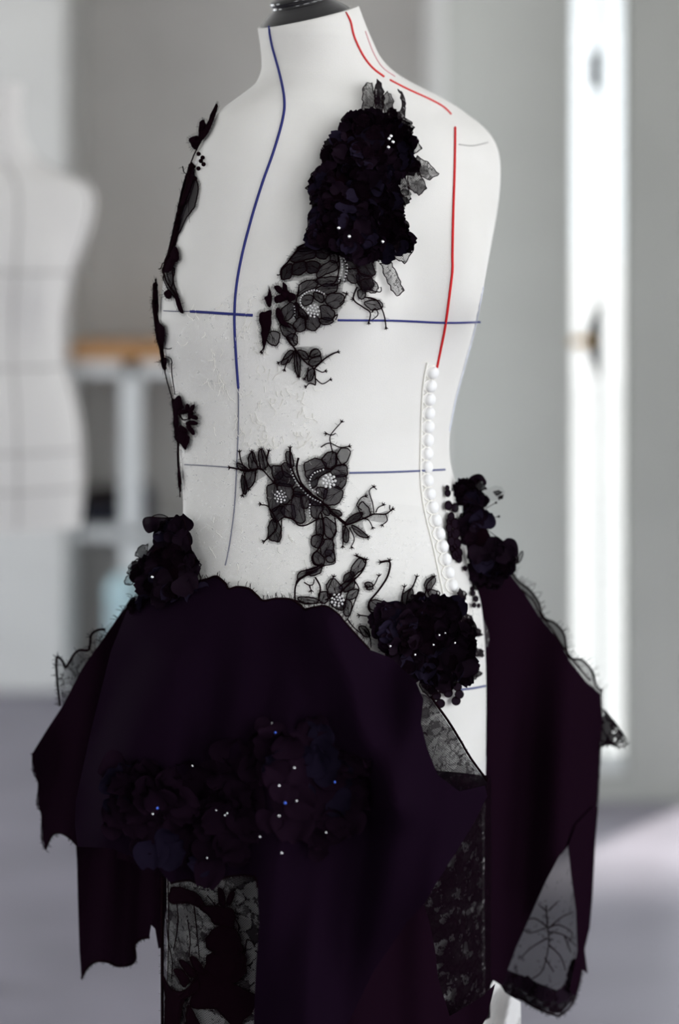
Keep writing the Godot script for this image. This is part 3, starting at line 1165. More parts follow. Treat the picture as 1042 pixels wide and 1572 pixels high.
func make_bodice() -> void:
	var veil := sheet([[262, 565], [285, 500], [330, 470], [395, 440], [410, 560], [440, 590], [470, 600], [500, 680], [560, 760], [650, 780], [662, 800], [686, 880], [735, 940], [735, 1000], [560, 1010], [420, 960], [300, 920], [286, 820], [278, 720], [270, 620]],
		func(x: float, y: float) -> Vector3: return skin(x, y, 0.0011), 7.0)
	put("ivory_lace_overlay", veil.mesh(), mats.ivory_lace, gown, "sheer ivory floral lace over the bodice")
	var g := Geo.new()      # loose ivory threads on the lace
	for k in 150:
		var q := Vector2(rng.randf_range(285, 480), rng.randf_range(450, 880))
		if k < 50: q = Vector2(rng.randf_range(375, 425), rng.randf_range(450, 680))
		elif k < 75: q = Vector2(lerpf(300, 372, rng.randf()), 0) + Vector2(rng.randf_range(-6, 6), 0); 
		if k >= 50 and k < 75: q.y = lerpf(470, 660, (q.x - 300.0) / 72.0)
		if k >= 75 and k < 90: q = Vector2(rng.randf_range(455, 480), rng.randf_range(590, 720))
		var pp := PackedVector3Array()
		var d := Vector2.from_angle(PI * 0.5 + rng.randf_range(-0.5, 0.5))
		for j in rng.randi_range(4, 8):
			pp.append(skin(q.x, q.y, 0.0014))
			q += d * 3.0
			d = d.rotated(rng.randf_range(-0.8, 0.8))
		g.tube(pp, 0.00036, 0.0003, 3)
	var o := put("ivory_threads", g.mesh(), mats.ivory_thread, gown)
	o.set_meta("kind", "stuff")
	g = Geo.new()
	g.tube(on_skin([[655, 556], [648, 600], [645, 680], [645, 740], [652, 790], [664, 840], [680, 915]], 0.001), 0.0011, 0.0011, 5)
	put("placket_edge", g.mesh(), mats.ivory_thread, gown)
	var rows := chain([[664, 572], [660, 600], [658, 640], [656, 690], [655, 725], [658, 750], [664, 780], [671, 808], [679, 838], [686, 868], [691, 890], [699, 915]], 20.3)
	for p in rows:
		var b := Geo.new()
		var n := skin_normal(p.x, p.y)
		b.lathe([[0.0064, -0.002], [0.0065, 0.0], [0.0061, 0.0016], [0.005, 0.003], [0.0033, 0.0038], [0.0014, 0.0042], [0.0, 0.0043]], skin(p.x, p.y, 0.0012), n, 20)
		put("button", b.mesh(), mats.button_silk, gown)
		var loop := Geo.new()
		var ring := PackedVector3Array()
		for j in 11:
			var a := PI * (0.45 + 1.1 * j / 10.0)
			ring.append(skin(p.x + cos(a) * 11.5, p.y + sin(a) * 11.0, 0.001))
		loop.tube(ring, 0.0006, 0.0006, 4)
		put("button_loop", loop.mesh(), mats.ivory_thread, gown)

const TOP_EDGE := [[300, 893], [318, 889], [332, 885], [346, 896], [351, 904], [364, 901], [382, 904], [394, 914], [404, 922], [424, 919], [445, 920], [460, 928], [468, 935], [483, 932], [501, 931], [519, 943], [528, 954], [543, 971], [567, 997]]
const BACK_EDGE := [[782, 872], [795, 892], [812, 905], [826, 924], [834, 947], [852, 957], [866, 975], [873, 1008], [893, 1013], [908, 1030], [915, 1053], [925, 1060]]

func piece(called: String, outline: Array, place: Callable, mat: String, spacing := 12.0, label := "", smooth := false) -> MeshInstance3D:
	return put(called, sheet(outline, place, spacing, smooth).mesh(), mats[mat], gown, label)

func make_skirt() -> void:
	# back drape at the right
	piece("back_drape", [[700, 800], [745, 835], [780, 878], [803, 908], [828, 947], [857, 982], [874, 1014], [899, 1046], [922, 1066], [924, 1100], [921, 1160], [917, 1230], [912, 1262], [884, 1285], [858, 1315], [838, 1352], [812, 1410], [792, 1455], [775, 1500], [762, 1530], [745, 1600], [700, 1600], [700, 1200], [705, 1000], [705, 900]],
		back_at, "black_cloth", 12.0, "black organza drape at the back hip")
	piece("back_lace", [[700, 820], [782, 872], [795, 892], [812, 905], [826, 924], [834, 947], [852, 957], [866, 975], [873, 1008], [893, 1013], [908, 1030], [915, 1053], [925, 1060], [926, 1100], [923, 1160], [919, 1230], [914, 1290], [909, 1380], [905, 1425], [898, 1455], [890, 1500], [880, 1535], [862, 1556], [848, 1556], [820, 1546], [800, 1534], [785, 1530], [768, 1522], [764, 1505], [780, 1460], [800, 1400], [760, 1300], [735, 1200], [725, 1000]],
		func(x: float, y: float) -> Vector3: return back_at(x, y, -0.012), "lace_veil", 12.0, "sheer black lace panel with a scalloped hem")
	piece("drape_edge", [[912, 1236], [918, 1240], [913, 1300], [909, 1380], [905, 1425], [897, 1456], [902, 1495], [892, 1488], [884, 1530], [874, 1520], [886, 1460], [884, 1400], [876, 1340], [872, 1300], [884, 1265]],
		func(x: float, y: float) -> Vector3: return back_at(x, y, 0.006), "black_cloth", 8.0)
	piece("lace_tail", [[918, 1082], [930, 1090], [944, 1108], [956, 1126], [965, 1141], [950, 1146], [936, 1142], [920, 1147], [914, 1120]], func(x: float, y: float) -> Vector3: return at(x, y, -0.13), "lace_dense", 5.0, "pointed black lace tail")
	fringe(gown, [[965, 1141], [950, 1147], [936, 1143], [920, 1147]], func(x: float, y: float) -> Vector3: return at(x, y, -0.13), 5.0, 0.5, Vector2(0, 1), 0.0008)
	var back_lace_at := func(x: float, y: float) -> Vector3: return back_at(x, y, -0.012)
	fringe(gown, BACK_EDGE, back_lace_at, 14.0, 0.42, Vector2(0.8, -0.7), 0.0013)
	fringe(gown, [[800, 905], [818, 922], [830, 945], [848, 967], [862, 990], [885, 1020], [905, 1045]], back_at, 6.0, 0.2, Vector2(0.8, -0.7), 0.0010)
	var hem := [[764, 1505], [768, 1522], [785, 1530], [800, 1534], [820, 1546], [848, 1557], [862, 1557], [880, 1537], [890, 1502], [894, 1470]]
	fringe(gown, hem, back_lace_at, 6.0, 0.5, Vector2(0.2, 1), 0.0013)
	# lace border along that hem
	var k := 0
	for p in chain([[774, 1500], [792, 1504], [815, 1515], [840, 1528], [862, 1530], [876, 1510], [884, 1480]], 11.0):
		var g := Geo.new()
		var r := 9.5 if k % 3 else 12.0
		var o := []
		for j in 9: o.append(p + Vector2.from_angle(TAU * j / 9) * r * (1.0 + 0.18 * sin(j * 2.4 + k)))
		put("border_petal", sheet(o, func(x: float, y: float) -> Vector3: return back_at(x, y, -0.008), 5.0).mesh(), mats["petal_black" if k % 3 != 1 else "lace_dense"], gown)
		k += 1
	piece("hem_band", [[764, 1505], [776, 1488], [800, 1497], [830, 1511], [857, 1521], [872, 1504], [880, 1470], [892, 1478], [889, 1502], [879, 1535], [861, 1555], [848, 1555], [820, 1545], [800, 1533], [785, 1529], [768, 1521]], func(x: float, y: float) -> Vector3: return back_at(x, y, -0.010), "lace_dense", 7.0, "dense lace band along the sheer hem")
	# line drawing of the sheer panel: a spray of stems and a beaded rib
	var spray := Geo.new()
	var at_panel := func(x: float, y: float) -> Vector3: return back_at(x, y, -0.009)
	var stems := [[[838, 1390], [840, 1420], [842, 1450], [832, 1490], [812, 1505]], [[842, 1425], [820, 1410], [800, 1418], [812, 1432], [838, 1424]], [[842, 1425], [862, 1408], [880, 1400]], [[842, 1430], [866, 1436], [884, 1452]], [[840, 1440], [815, 1455], [800, 1470]],
		[[842, 1450], [860, 1468], [868, 1490]], [[842, 1424], [858, 1420], [878, 1432], [872, 1446]], [[836, 1470], [850, 1492]], [[840, 1400], [826, 1388]], [[842, 1398], [856, 1384]], [[866, 1436], [876, 1462]]]
	for st in stems:
		var path := PackedVector3Array()
		for p in curve(st, 4.0): path.append(at_panel.call(p.x, p.y))
		spray.tube(path, 0.0008, 0.0005, 4)
	put("lace_spray", spray.mesh(), mats.cord_black, gown)
	# the left side: lower tier, then the upper tier with its torn lace edges
	piece("side_drape", [[112, 1230], [118, 1320], [120, 1400], [122, 1460], [125, 1504], [134, 1487], [148, 1477], [166, 1478], [180, 1484], [200, 1482], [208, 1472], [207, 1452], [216, 1443], [229, 1440], [232, 1420], [238, 1426], [243, 1456], [251, 1454], [254, 1400], [300, 1360], [300, 1230], [200, 1180]],
		low_at, "black_cloth", 10.0, "lower black tier at the side")
	fringe(gown, [[125, 1502], [134, 1486], [148, 1476], [166, 1477], [180, 1483], [200, 1481], [208, 1471], [207, 1451], [216, 1442], [229, 1439]], low_at, 5.0, 0.5, Vector2(0, 1), 0.0012)
	piece("side_panel", [[201, 921], [178, 953], [164, 973], [141, 1005], [126, 1026], [110, 1056], [95, 1085], [72, 1120], [50, 1156], [52, 1184], [60, 1202], [58, 1235], [65, 1250], [65, 1288], [70, 1304], [80, 1282], [92, 1278], [106, 1285], [120, 1298], [220, 1330], [300, 1250], [320, 1000], [300, 900]],
		left_at, "black_cloth", 12.0, "upper black tier at the side")
	fringe(gown, [[50, 1156], [51, 1184], [59, 1203], [57, 1235], [64, 1250], [64, 1288], [70, 1304]], left_at, 4.0, 0.35, Vector2(-1, 0), 0.0008)
	fringe(gown, [[70, 1304], [80, 1283], [92, 1279], [106, 1286], [118, 1298]], left_at, 7.0, 0.5, Vector2(0.2, 1), 0.0009)
	fringe(gown, [[203, 915], [188, 938], [172, 962], [150, 995]], left_at, 10.0, 0.35, Vector2(-0.8, -0.6), 0.0005)
	piece("torn_lace", [[85, 1012], [90, 1006], [96, 1014], [102, 1022], [112, 1006], [120, 998], [136, 996], [142, 970], [160, 964], [176, 950], [150, 1010], [125, 1050], [96, 1086], [91, 1050]], func(x: float, y: float) -> Vector3: return left_at(x, y, -0.006), "lace_fine", 6.0, "torn sheer lace edge")
	fringe(gown, [[92, 1084], [88, 1050], [86, 1020], [88, 1008], [96, 1015], [101, 1024], [112, 1006], [122, 998], [136, 997], [140, 975], [150, 967], [162, 966]], func(x: float, y: float) -> Vector3: return left_at(x, y, -0.006), 8.0, 0.4, Vector2(-0.5, -1), 0.0014)
	# front panel with its scalloped upper edge
	var front := [[201, 921], [240, 915]] + TOP_EDGE + [[600, 1010], [638, 1046], [650, 1074], [646, 1110], [656, 1150], [672, 1190], [705, 1215], [744, 1206], [748, 1222], [728, 1262], [700, 1308], [672, 1352], [651, 1388], [625, 1416], [573, 1492], [520, 1600], [388, 1600], [393, 1480], [398, 1420], [395, 1362], [390, 1346], [362, 1344], [338, 1350], [318, 1362], [290, 1352], [262, 1356], [240, 1330], [170, 1302], [119, 1300], [115, 1268], [116, 1230], [140, 1120], [170, 1000]]
	piece("front_panel", front, skirt_at, "purple_organza", 11.0, "front panel of black organza falling in folds")
	fringe(gown, TOP_EDGE, skirt_at, 10.0, 0.38, Vector2(0.1, -1), 0.0013)
	fringe(gown, [[395, 1362], [390, 1346], [362, 1344], [338, 1350], [318, 1362], [290, 1352], [262, 1356]], skirt_at, 5.0, 0.4, Vector2(0, 1), 0.0011)
	# under panel behind the front one, over the underskirt
	piece("under_panel", [[560, 1300], [640, 1380], [652, 1392], [660, 1420], [668, 1460], [672, 1500], [690, 1560], [740, 1530], [760, 1510], [748, 1560], [725, 1600], [500, 1600], [480, 1400]], func(x: float, y: float) -> Vector3: return at(x, y, 0.155 - 0.0006 * (x - 600.0) + 0.01 * sin(x * 0.06)), "black_cloth", 12.0)
	piece("side_lace", [[655, 1180], [742, 1190], [744, 1300], [743, 1480], [742, 1560], [690, 1590], [650, 1590], [640, 1400]], func(x: float, y: float) -> Vector3: return skin(x, y, 0.008), "lace_dense", 9.0, "black lace over the ivory underskirt")
	# lace edge that crosses the hip in front
	var hip_lace := func(x: float, y: float) -> Vector3: return at(x, y, maxf(near_z(x, y) + 0.012, lerpf(0.13, 0.07, clampf((x - 640.0) / 100.0, 0.0, 1.0))))
	piece("hip_lace", [[628, 1060], [650, 1066], [662, 1070], [676, 1090], [690, 1110], [706, 1136], [720, 1160], [734, 1180], [748, 1198], [746, 1230], [700, 1245], [660, 1200], [636, 1140]], hip_lace, "lace_fine", 6.0, "sheer lace edge crossing the hip")
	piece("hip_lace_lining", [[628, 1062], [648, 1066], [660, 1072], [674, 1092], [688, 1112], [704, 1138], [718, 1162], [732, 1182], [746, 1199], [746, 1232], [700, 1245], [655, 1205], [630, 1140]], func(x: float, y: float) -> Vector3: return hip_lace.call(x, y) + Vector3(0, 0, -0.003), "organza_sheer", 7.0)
	fringe(gown, [[662, 1070], [676, 1090], [690, 1110], [706, 1136], [720, 1160], [734, 1180], [748, 1198]], hip_lace, 3.0, 0.2, Vector2(1, -0.5), 0.0013)
	# lace over the leg of the underskirt, bottom left
	piece("leg_lace", [[254, 1340], [400, 1330], [402, 1420], [396, 1590], [254, 1590]], func(x: float, y: float) -> Vector3: return skin(x, y, 0.005), "lace_fine", 9.0, "black lace over the ivory leg of the underskirt")
	piece("leg_shade_sheet", [[254, 1340], [400, 1330], [402, 1420], [396, 1590], [254, 1590]], func(x: float, y: float) -> Vector3: return skin(x, y, 0.003), "leg_shade_tint", 10.0)  # sheer dark sheet added under the lace in place of shade on the leg
	begin_motif()
	var motif := Node3D.new()
	motif.name = numbered("leg_applique", gown)
	gown.add_child(motif)
	var V := Vector2(240, 1320)
	for l in [[[500, 660], [560, 600], [680, 590], [760, 680], [760, 800], [620, 830], [500, 770]], [[225, 980], [280, 970], [340, 1060], [300, 1110], [260, 1050]], [[270, 900], [330, 910], [400, 1010], [350, 1020]], [[355, 860], [400, 870], [450, 960], [440, 1000], [390, 960]],
		[[580, 240], [630, 290], [635, 400], [590, 370]], [[700, 270], [725, 290], [690, 380], [660, 360]], [[440, 410], [520, 400], [700, 440], [705, 570], [560, 555], [500, 480]], [[500, 840], [640, 810], [780, 830], [800, 950], [700, 1090], [560, 1080], [490, 960]],
		[[470, 1000], [600, 1060], [720, 1100], [850, 1190], [840, 1300], [740, 1440], [560, 1300], [400, 1280], [380, 1100]], [[130, 1050], [200, 1150], [300, 1160], [380, 1080], [400, 1150], [300, 1240], [270, 1380], [240, 1459], [140, 1459], [150, 1250]], [[340, 1290], [400, 1400], [420, 1459], [330, 1459]],
		[[200, 250], [330, 260], [430, 330], [420, 400], [340, 370], [200, 370]]]:
		lace_petal(motif, view(l, V, 0.1727), "black_velvet", 0.007)
	for st in [[[150, 520], [160, 700], [200, 900], [190, 1050]], [[240, 380], [250, 560], [210, 800]], [[330, 520], [350, 700], [340, 850]], [[380, 400], [400, 600], [420, 860]], [[820, 690], [800, 860], [790, 960]], [[820, 690], [860, 710], [880, 760]], [[700, 480], [760, 560], [750, 660]], [[480, 300], [560, 420], [540, 560]]]:
		stem(view(st, V, 0.1727), 3.0, 0.007, 0.2)
	stem([[258, 1345], [257, 1440], [257, 1585]], 9.0, 0.006, 0.25)
	stem([[266, 1345], [267, 1440], [263, 1585]], 3.0, 0.006, 0.2)
	end_motif(motif)
	# ivory hem that shows under the back panel
	var hem_geo := sheet([[728, 1560], [745, 1528], [757, 1505], [768, 1512], [775, 1524], [799, 1538], [800, 1600], [715, 1600]], func(x: float, y: float) -> Vector3: return at(x, y, -0.02 + 0.012 * sin(x * 0.16 + y * 0.03)), 6.0, false)
	put("ivory_hem", hem_geo.mesh(), mats.ivory_cloth, gown, "ivory lace hem under the black panel")
	# dark blossoms on the front of the skirt with their beads
	for b in [[[265, 1190], [330, 1150], [400, 1170], [420, 1250], [380, 1320], [300, 1330], [255, 1270]], [[400, 1130], [470, 1110], [540, 1150], [560, 1220], [520, 1290], [440, 1300], [400, 1220]], [[160, 1200], [230, 1180], [280, 1220], [280, 1290], [200, 1300]]]:
		var f := Node3D.new()
		f.name = numbered("skirt_blossom", gown)
		gown.add_child(f)
		cluster(f, b, 34, skirt_at, Vector2(30, 48), 0.007, 0.0, 2.5, true)
	var S := Vector2(40, 1050)
	for p in [[757, 122], [390, 400], [585, 388], [612, 404], [619, 398], [556, 458], [557, 535], [778, 313], [778, 406], [832, 360], [825, 258], [922, 457], [512, 252], [720, 470], [786, 520]]:
		bead(S + Vector2(p[0], p[1]) * 0.499, skirt_at, 0.020, 0.0012, "crystal")
	for p in [[766, 150], [797, 366], [949, 302], [404, 382]]:
		bead(S + Vector2(p[0], p[1]) * 0.499, skirt_at, 0.020, 0.0013, "blue_crystal")

func bead(p: Vector2, place: Callable, off: float, r: float, mat: String) -> void:
	var g := Geo.new()
	g.ball(place.call(p.x, p.y, off), r, 8)
	put("bead", g.mesh(), mats[mat], gown)

func motif_node(label: String) -> Node3D:
	var n := Node3D.new()
	n.name = numbered("lace_applique", gown)
	n.set_meta("label", label)
	gown.add_child(n)
	begin_motif()
	return n

func make_applique() -> void:
	waist_motif()
	bust_motif()
	hip_motifs()
	left_edge()

func waist_motif() -> void:
	var n := motif_node("black floral lace spray on the waist")
	var V := Vector2(350, 640)
	var s := 0.2495
	for l in [[[475, 290], [530, 262], [580, 275], [590, 315], [530, 340], [505, 380], [478, 350]], [[580, 265], [600, 230], [640, 215], [662, 245], [655, 290], [610, 315]], [[640, 320], [690, 295], [722, 310], [718, 360], [660, 365], [635, 345]],
		[[655, 370], [715, 365], [715, 410], [690, 440], [650, 425]], [[600, 450], [650, 430], [690, 450], [690, 505], [640, 540], [590, 520]], [[545, 440], [600, 445], [590, 500], [550, 480]], [[520, 345], [580, 320], [620, 335], [560, 370], [540, 420], [510, 430], [500, 390]],
		[[510, 545], [545, 525], [580, 560], [555, 600], [545, 625], [515, 605]], [[580, 545], [620, 560], [615, 605], [585, 590]], [[405, 445], [450, 430], [480, 470], [440, 490], [410, 480]], [[450, 490], [500, 480], [500, 540], [460, 560]],
		[[395, 495], [440, 490], [465, 590], [460, 640], [405, 630]], [[335, 555], [395, 545], [405, 620], [340, 600]], [[270, 580], [335, 550], [340, 610], [290, 640]], [[245, 440], [290, 415], [305, 470], [320, 530], [270, 575], [250, 520]],
		[[310, 420], [380, 425], [395, 490], [350, 530], [320, 500]], [[275, 310], [325, 310], [330, 370], [285, 380]], [[320, 340], [390, 370], [400, 420], [330, 420], [290, 400]], [[330, 300], [370, 290], [395, 360], [350, 360]],
		[[545, 640], [580, 640], [585, 720], [545, 715]], [[590, 630], [640, 650], [660, 690], [640, 740], [595, 720]], [[515, 745], [560, 725], [585, 760], [560, 800], [520, 790]], [[580, 770], [635, 760], [640, 820], [600, 860], [570, 830]],
		[[600, 825], [640, 830], [650, 880], [610, 890]], [[520, 850], [550, 835], [590, 880], [570, 910], [525, 900]], [[440, 960], [490, 940], [530, 930], [540, 950], [480, 975], [430, 1000]], [[715, 655], [760, 610], [815, 590], [800, 630], [740, 660]],
		[[705, 680], [735, 700], [730, 770], [705, 750]], [[760, 670], [800, 690], [850, 735], [810, 735], [775, 705]], [[60, 285], [100, 300], [130, 330], [80, 325]], [[110, 350], [165, 335], [160, 400], [125, 430]], [[90, 360], [120, 420], [110, 470], [90, 440]],
		[[260, 650], [300, 640], [325, 700], [310, 760], [255, 740]], [[130, 250], [155, 220], [180, 310], [140, 320]], [[190, 230], [215, 205], [240, 300], [205, 310]], [[505, 490], [580, 540], [510, 540]], [[620, 570], [680, 580], [690, 605], [650, 610]], [[355, 230], [385, 220], [400, 300], [370, 300]]]:
		lace_petal(n, view(l, V, s), "sheer_petal" if rng.randf() < 0.75 else "sheer_petal_dark")
	for l in [[[800, 560], [820, 530], [855, 560], [865, 600], [830, 620]], [[662, 245], [690, 200], [735, 200], [735, 250], [700, 290], [665, 290]]]:
		lace_petal(n, view(l, V, s), "net_ground")
	for st in [[5, [380, 190], [385, 300], [430, 400], [490, 460], [570, 520], [640, 590], [720, 655]], [5, [430, 250], [420, 320], [450, 410], [510, 470]], [4, [20, 310], [110, 325], [200, 320], [245, 360], [290, 415]], [4, [250, 210], [240, 270], [270, 320]],
		[3, [75, 215], [85, 270], [115, 325]], [3, [150, 215], [165, 270], [200, 320]], [3, [205, 200], [220, 270], [235, 330]], [3, [100, 330], [110, 400], [95, 480]], [3, [170, 340], [165, 400], [130, 445]],
		[4, [270, 580], [300, 650], [290, 700], [225, 765]], [3, [330, 620], [325, 700], [305, 765]], [4, [340, 615], [400, 630], [430, 665], [480, 665], [560, 620]], [4, [570, 590], [585, 700], [560, 800], [520, 850], [530, 900], [570, 920], [520, 950], [430, 1000], [415, 1042]],
		[3, [650, 620], [660, 690], [640, 760], [655, 880], [640, 905], [580, 915]], [3, [640, 225], [625, 165], [625, 110], [690, 30]], [3, [600, 100], [630, 110], [655, 98]], [3, [565, 185], [595, 165], [625, 160], [680, 185], [735, 180]],
		[4, [640, 590], [720, 660], [830, 625], [890, 600], [960, 600], [1000, 570]], [3, [890, 600], [880, 530], [860, 460], [885, 435], [905, 450]], [3, [815, 575], [785, 545], [810, 500], [835, 490]], [3, [960, 600], [970, 640], [940, 665]],
		[3, [830, 625], [860, 640], [880, 680]], [3, [720, 660], [705, 730], [700, 795]], [3, [740, 680], [770, 750], [750, 800]], [3, [900, 590], [915, 560], [945, 545]], [3, [985, 545], [985, 570], [1000, 580]], [3, [205, 540], [240, 545], [265, 575]], [3, [655, 230], [690, 290], [720, 300]]]:
		stem(view(st.slice(1), V, s), st[0], 0.0026, 0.16)
	for t in [[690, 30, 0.6, -1], [75, 215, 0, -1], [150, 215, 0, -1], [205, 200, 0, -1], [250, 210, 0.3, -1], [380, 190, 0, -1], [20, 310, -1, 0], [95, 480, -0.5, 1], [130, 440, 0, 1], [225, 765, -1, 0.3], [885, 435, 0.3, -1], [1000, 570, 1, -0.4], [945, 545, 0.6, -1], [940, 665, -0.4, 1], [700, 795, 0, 1], [755, 800, 0, 1], [850, 740, 1, 0.4], [735, 180, 1, -0.3], [205, 535, -1, 0], [835, 490, 1, -0.3], [880, 680, 0.3, 1], [600, 100, -1, 0]]:
		tip(V + Vector2(t[0], t[1]) * s, Vector2(t[2], t[3]), 4.5)
	dots(n, rosette(V + Vector2(615, 395) * s, 9.5), 2.3)
	dots(n, rosette(V + Vector2(320, 490) * s, 8.5), 1.7)
	dots(n, chain(view([[580, 325], [520, 350], [498, 400], [510, 445], [555, 470]], V, s), 3.8), 1.4)
	dots(n, chain(view([[385, 320], [415, 400], [490, 485], [570, 530]], V, s), 4.2), 1.2)
	dots(n, chain(view([[500, 540], [497, 575], [500, 610]], V, s), 4.0), 1.3)
	ground(n, view([[250, 300], [330, 290], [470, 290], [600, 220], [735, 200], [725, 400], [690, 520], [640, 590], [700, 610], [650, 640], [660, 700], [655, 890], [520, 900], [510, 740], [560, 640], [430, 665], [340, 610], [290, 640], [245, 540], [240, 430]], V, s))
	ground(n, view([[60, 270], [160, 215], [250, 220], [260, 330], [170, 400], [110, 470], [90, 420], [100, 340]], V, s))
	ground(n, view([[720, 655], [800, 520], [870, 450], [890, 590], [980, 580], [960, 650], [830, 640], [850, 740], [760, 690], [730, 780], [700, 780]], V, s))
	end_motif(n)

func bust_motif() -> void:
	var n := motif_node("black floral lace spray over the bust below the shoulder flowers")
	var V := Vector2(390, 360)
	var s := 0.2111
	for l in [[[275, 180], [330, 120], [400, 110], [450, 130], [430, 170], [370, 185], [310, 200]], [[280, 250], [300, 215], [370, 205], [385, 240], [350, 285], [290, 290]], [[450, 115], [520, 100], [545, 130], [520, 175], [470, 170]], [[385, 210], [440, 200], [475, 220], [460, 270], [400, 275]],
		[[205, 300], [215, 250], [270, 220], [280, 260], [265, 310], [215, 325]], [[750, 170], [830, 200], [860, 280], [800, 300], [750, 250]], [[750, 290], [830, 310], [850, 370], [790, 400], [750, 350]], [[320, 100], [430, 60], [520, 90], [440, 110], [360, 125]], [[480, 80], [600, 60], [640, 130], [560, 120]], [[640, 90], [760, 80], [860, 150], [760, 170], [660, 150]]]:
		lace_petal(n, view(l, V, s), "sheer_petal_dark")
	for l in [[[480, 250], [560, 200], [600, 215], [590, 260], [520, 290], [470, 310]], [[560, 120], [600, 130], [605, 200], [560, 195]], [[660, 150], [740, 160], [750, 230], [700, 250], [665, 220]], [[670, 270], [740, 260], [750, 340], [690, 340]], [[460, 330], [580, 310], [620, 330], [600, 365], [500, 370]],
		[[345, 360], [440, 335], [450, 380], [360, 420], [330, 440]], [[460, 400], [520, 365], [600, 370], [590, 410], [530, 430]], [[350, 460], [400, 440], [430, 460], [410, 500], [360, 510]], [[440, 425], [500, 440], [500, 490], [450, 470]], [[525, 460], [570, 430], [640, 440], [645, 480], [600, 525], [545, 510]],
		[[490, 520], [540, 520], [580, 565], [560, 610], [500, 600]], [[380, 600], [450, 590], [475, 640], [440, 685], [385, 670]], [[480, 610], [540, 600], [570, 625], [530, 645], [490, 640]], [[295, 640], [350, 590], [375, 620], [360, 690], [300, 685]], [[320, 520], [370, 560], [390, 600], [340, 590]],
		[[210, 540], [280, 500], [295, 560], [240, 620], [210, 600]], [[90, 730], [130, 705], [175, 710], [180, 760], [150, 800], [100, 770]], [[300, 500], [325, 510], [320, 600], [300, 590]], [[200, 660], [260, 650], [300, 690], [270, 740], [215, 720]],
		[[300, 850], [330, 900], [325, 1020], [295, 960]], [[320, 840], [370, 850], [390, 900], [345, 890]], [[400, 910], [470, 880], [480, 920], [420, 950]], [[245, 850], [285, 850], [250, 920], [200, 930]], [[405, 880], [420, 835], [460, 830], [475, 870], [440, 880]], [[390, 990], [430, 980], [420, 1040], [390, 1060]],
		[[750, 410], [790, 400], [795, 450], [760, 460]], [[820, 480], [890, 480], [920, 520], [850, 540], [800, 500]], [[240, 740], [300, 720], [310, 780], [280, 800]]]:
		lace_petal(n, view(l, V, s), "sheer_petal")
	for l in [[[115, 390], [135, 450], [125, 530], [105, 520], [80, 460], [105, 440]], [[40, 580], [80, 560], [125, 545], [130, 600], [120, 690], [60, 690]], [[150, 385], [180, 370], [220, 410], [185, 430]], [[215, 350], [245, 375], [245, 430], [215, 405]], [[150, 460], [200, 435], [240, 470], [170, 500]],
		[[240, 430], [290, 425], [310, 460], [260, 490]], [[205, 410], [260, 415], [250, 475], [210, 460]], [[160, 570], [180, 525], [220, 590], [195, 645]], [[55, 690], [110, 690], [95, 760], [70, 830], [60, 760]], [[170, 590], [215, 610], [265, 670], [200, 650]]]:
		lace_petal(n, view(l, V, s), "black_velvet", 0.003, "leaf", 0.0)
	for st in [[4, [240, 740], [300, 830], [370, 920], [430, 970], [440, 1050], [440, 1090]], [4, [430, 970], [500, 900], [560, 860], [600, 845]], [3, [300, 830], [250, 880], [180, 925]], [3, [305, 850], [310, 930], [320, 1020]], [3, [390, 960], [380, 1010], [365, 1040]], [3, [390, 890], [420, 835], [460, 825], [480, 870], [450, 880]],
		[3, [440, 970], [490, 995], [510, 985]], [3, [440, 1040], [490, 1080], [545, 1050]], [3, [440, 1090], [400, 1075], [375, 1100]], [3, [250, 900], [225, 950], [220, 975]], [4, [740, 380], [715, 465], [780, 520], [830, 560], [820, 630]], [4, [790, 450], [870, 470], [910, 530], [935, 600], [945, 670]],
		[3, [840, 560], [865, 530], [885, 575], [845, 610]], [4, [205, 330], [200, 260], [260, 190], [330, 100], [380, 70]], [3, [170, 295], [190, 295], [205, 270]], [4, [600, 120], [620, 220], [600, 330], [560, 370]], [3, [650, 140], [670, 240], [655, 350]], [3, [640, 420], [665, 430], [650, 470], [620, 500]],
		[4, [330, 400], [310, 500], [340, 580], [390, 610]], [3, [45, 850], [70, 820], [60, 770]], [3, [580, 590], [605, 570], [590, 610]], [3, [820, 400], [900, 415], [905, 380]], [3, [280, 740], [290, 780], [310, 790]]]:
		stem(view(st.slice(1), V, s), st[0], 0.0026, 0.14)
	for t in [[600, 845, 1, -0.3], [180, 925, -1, 0.3], [220, 975, -0.4, 1], [320, 1020, 0, 1], [365, 1040, -0.6, 1], [510, 985, 1, 0], [545, 1050, 1, -0.3], [375, 1100, -1, 0.2], [820, 630, 0, 1], [945, 670, 0.2, 1], [60, 850, -0.6, 1], [715, 465, -1, 0], [665, 430, 1, -0.4]]:
		tip(V + Vector2(t[0], t[1]) * s, Vector2(t[2], t[3]), 4.0)
	dots(n, chain(view([[510, 430], [480, 415], [430, 405], [370, 430], [340, 470], [350, 520], [390, 545]], V, s), 3.4), 1.4)
	dots(n, rosette(V + Vector2(432, 550) * s, 8.5), 1.7)
	dots(n, chain(view([[612, 140], [640, 230], [615, 345]], V, s), 4.0), 1.3)
	dots(n, chain(view([[655, 180], [672, 250], [650, 345]], V, s), 4.4), 1.7)
	dots(n, chain(view([[295, 520], [300, 560], [292, 600]], V, s), 4.0), 1.0)
	ground(n, view([[200, 260], [330, 80], [600, 60], [860, 150], [860, 380], [760, 400], [740, 350], [660, 350], [640, 420], [640, 520], [560, 620], [440, 690], [300, 700], [220, 740], [200, 640], [150, 600], [200, 480], [330, 420], [330, 340], [220, 340]], V, s))
	ground(n, view([[300, 820], [450, 820], [480, 880], [600, 845], [470, 950], [430, 960], [450, 1080], [380, 1080], [320, 1020], [200, 920]], V, s))
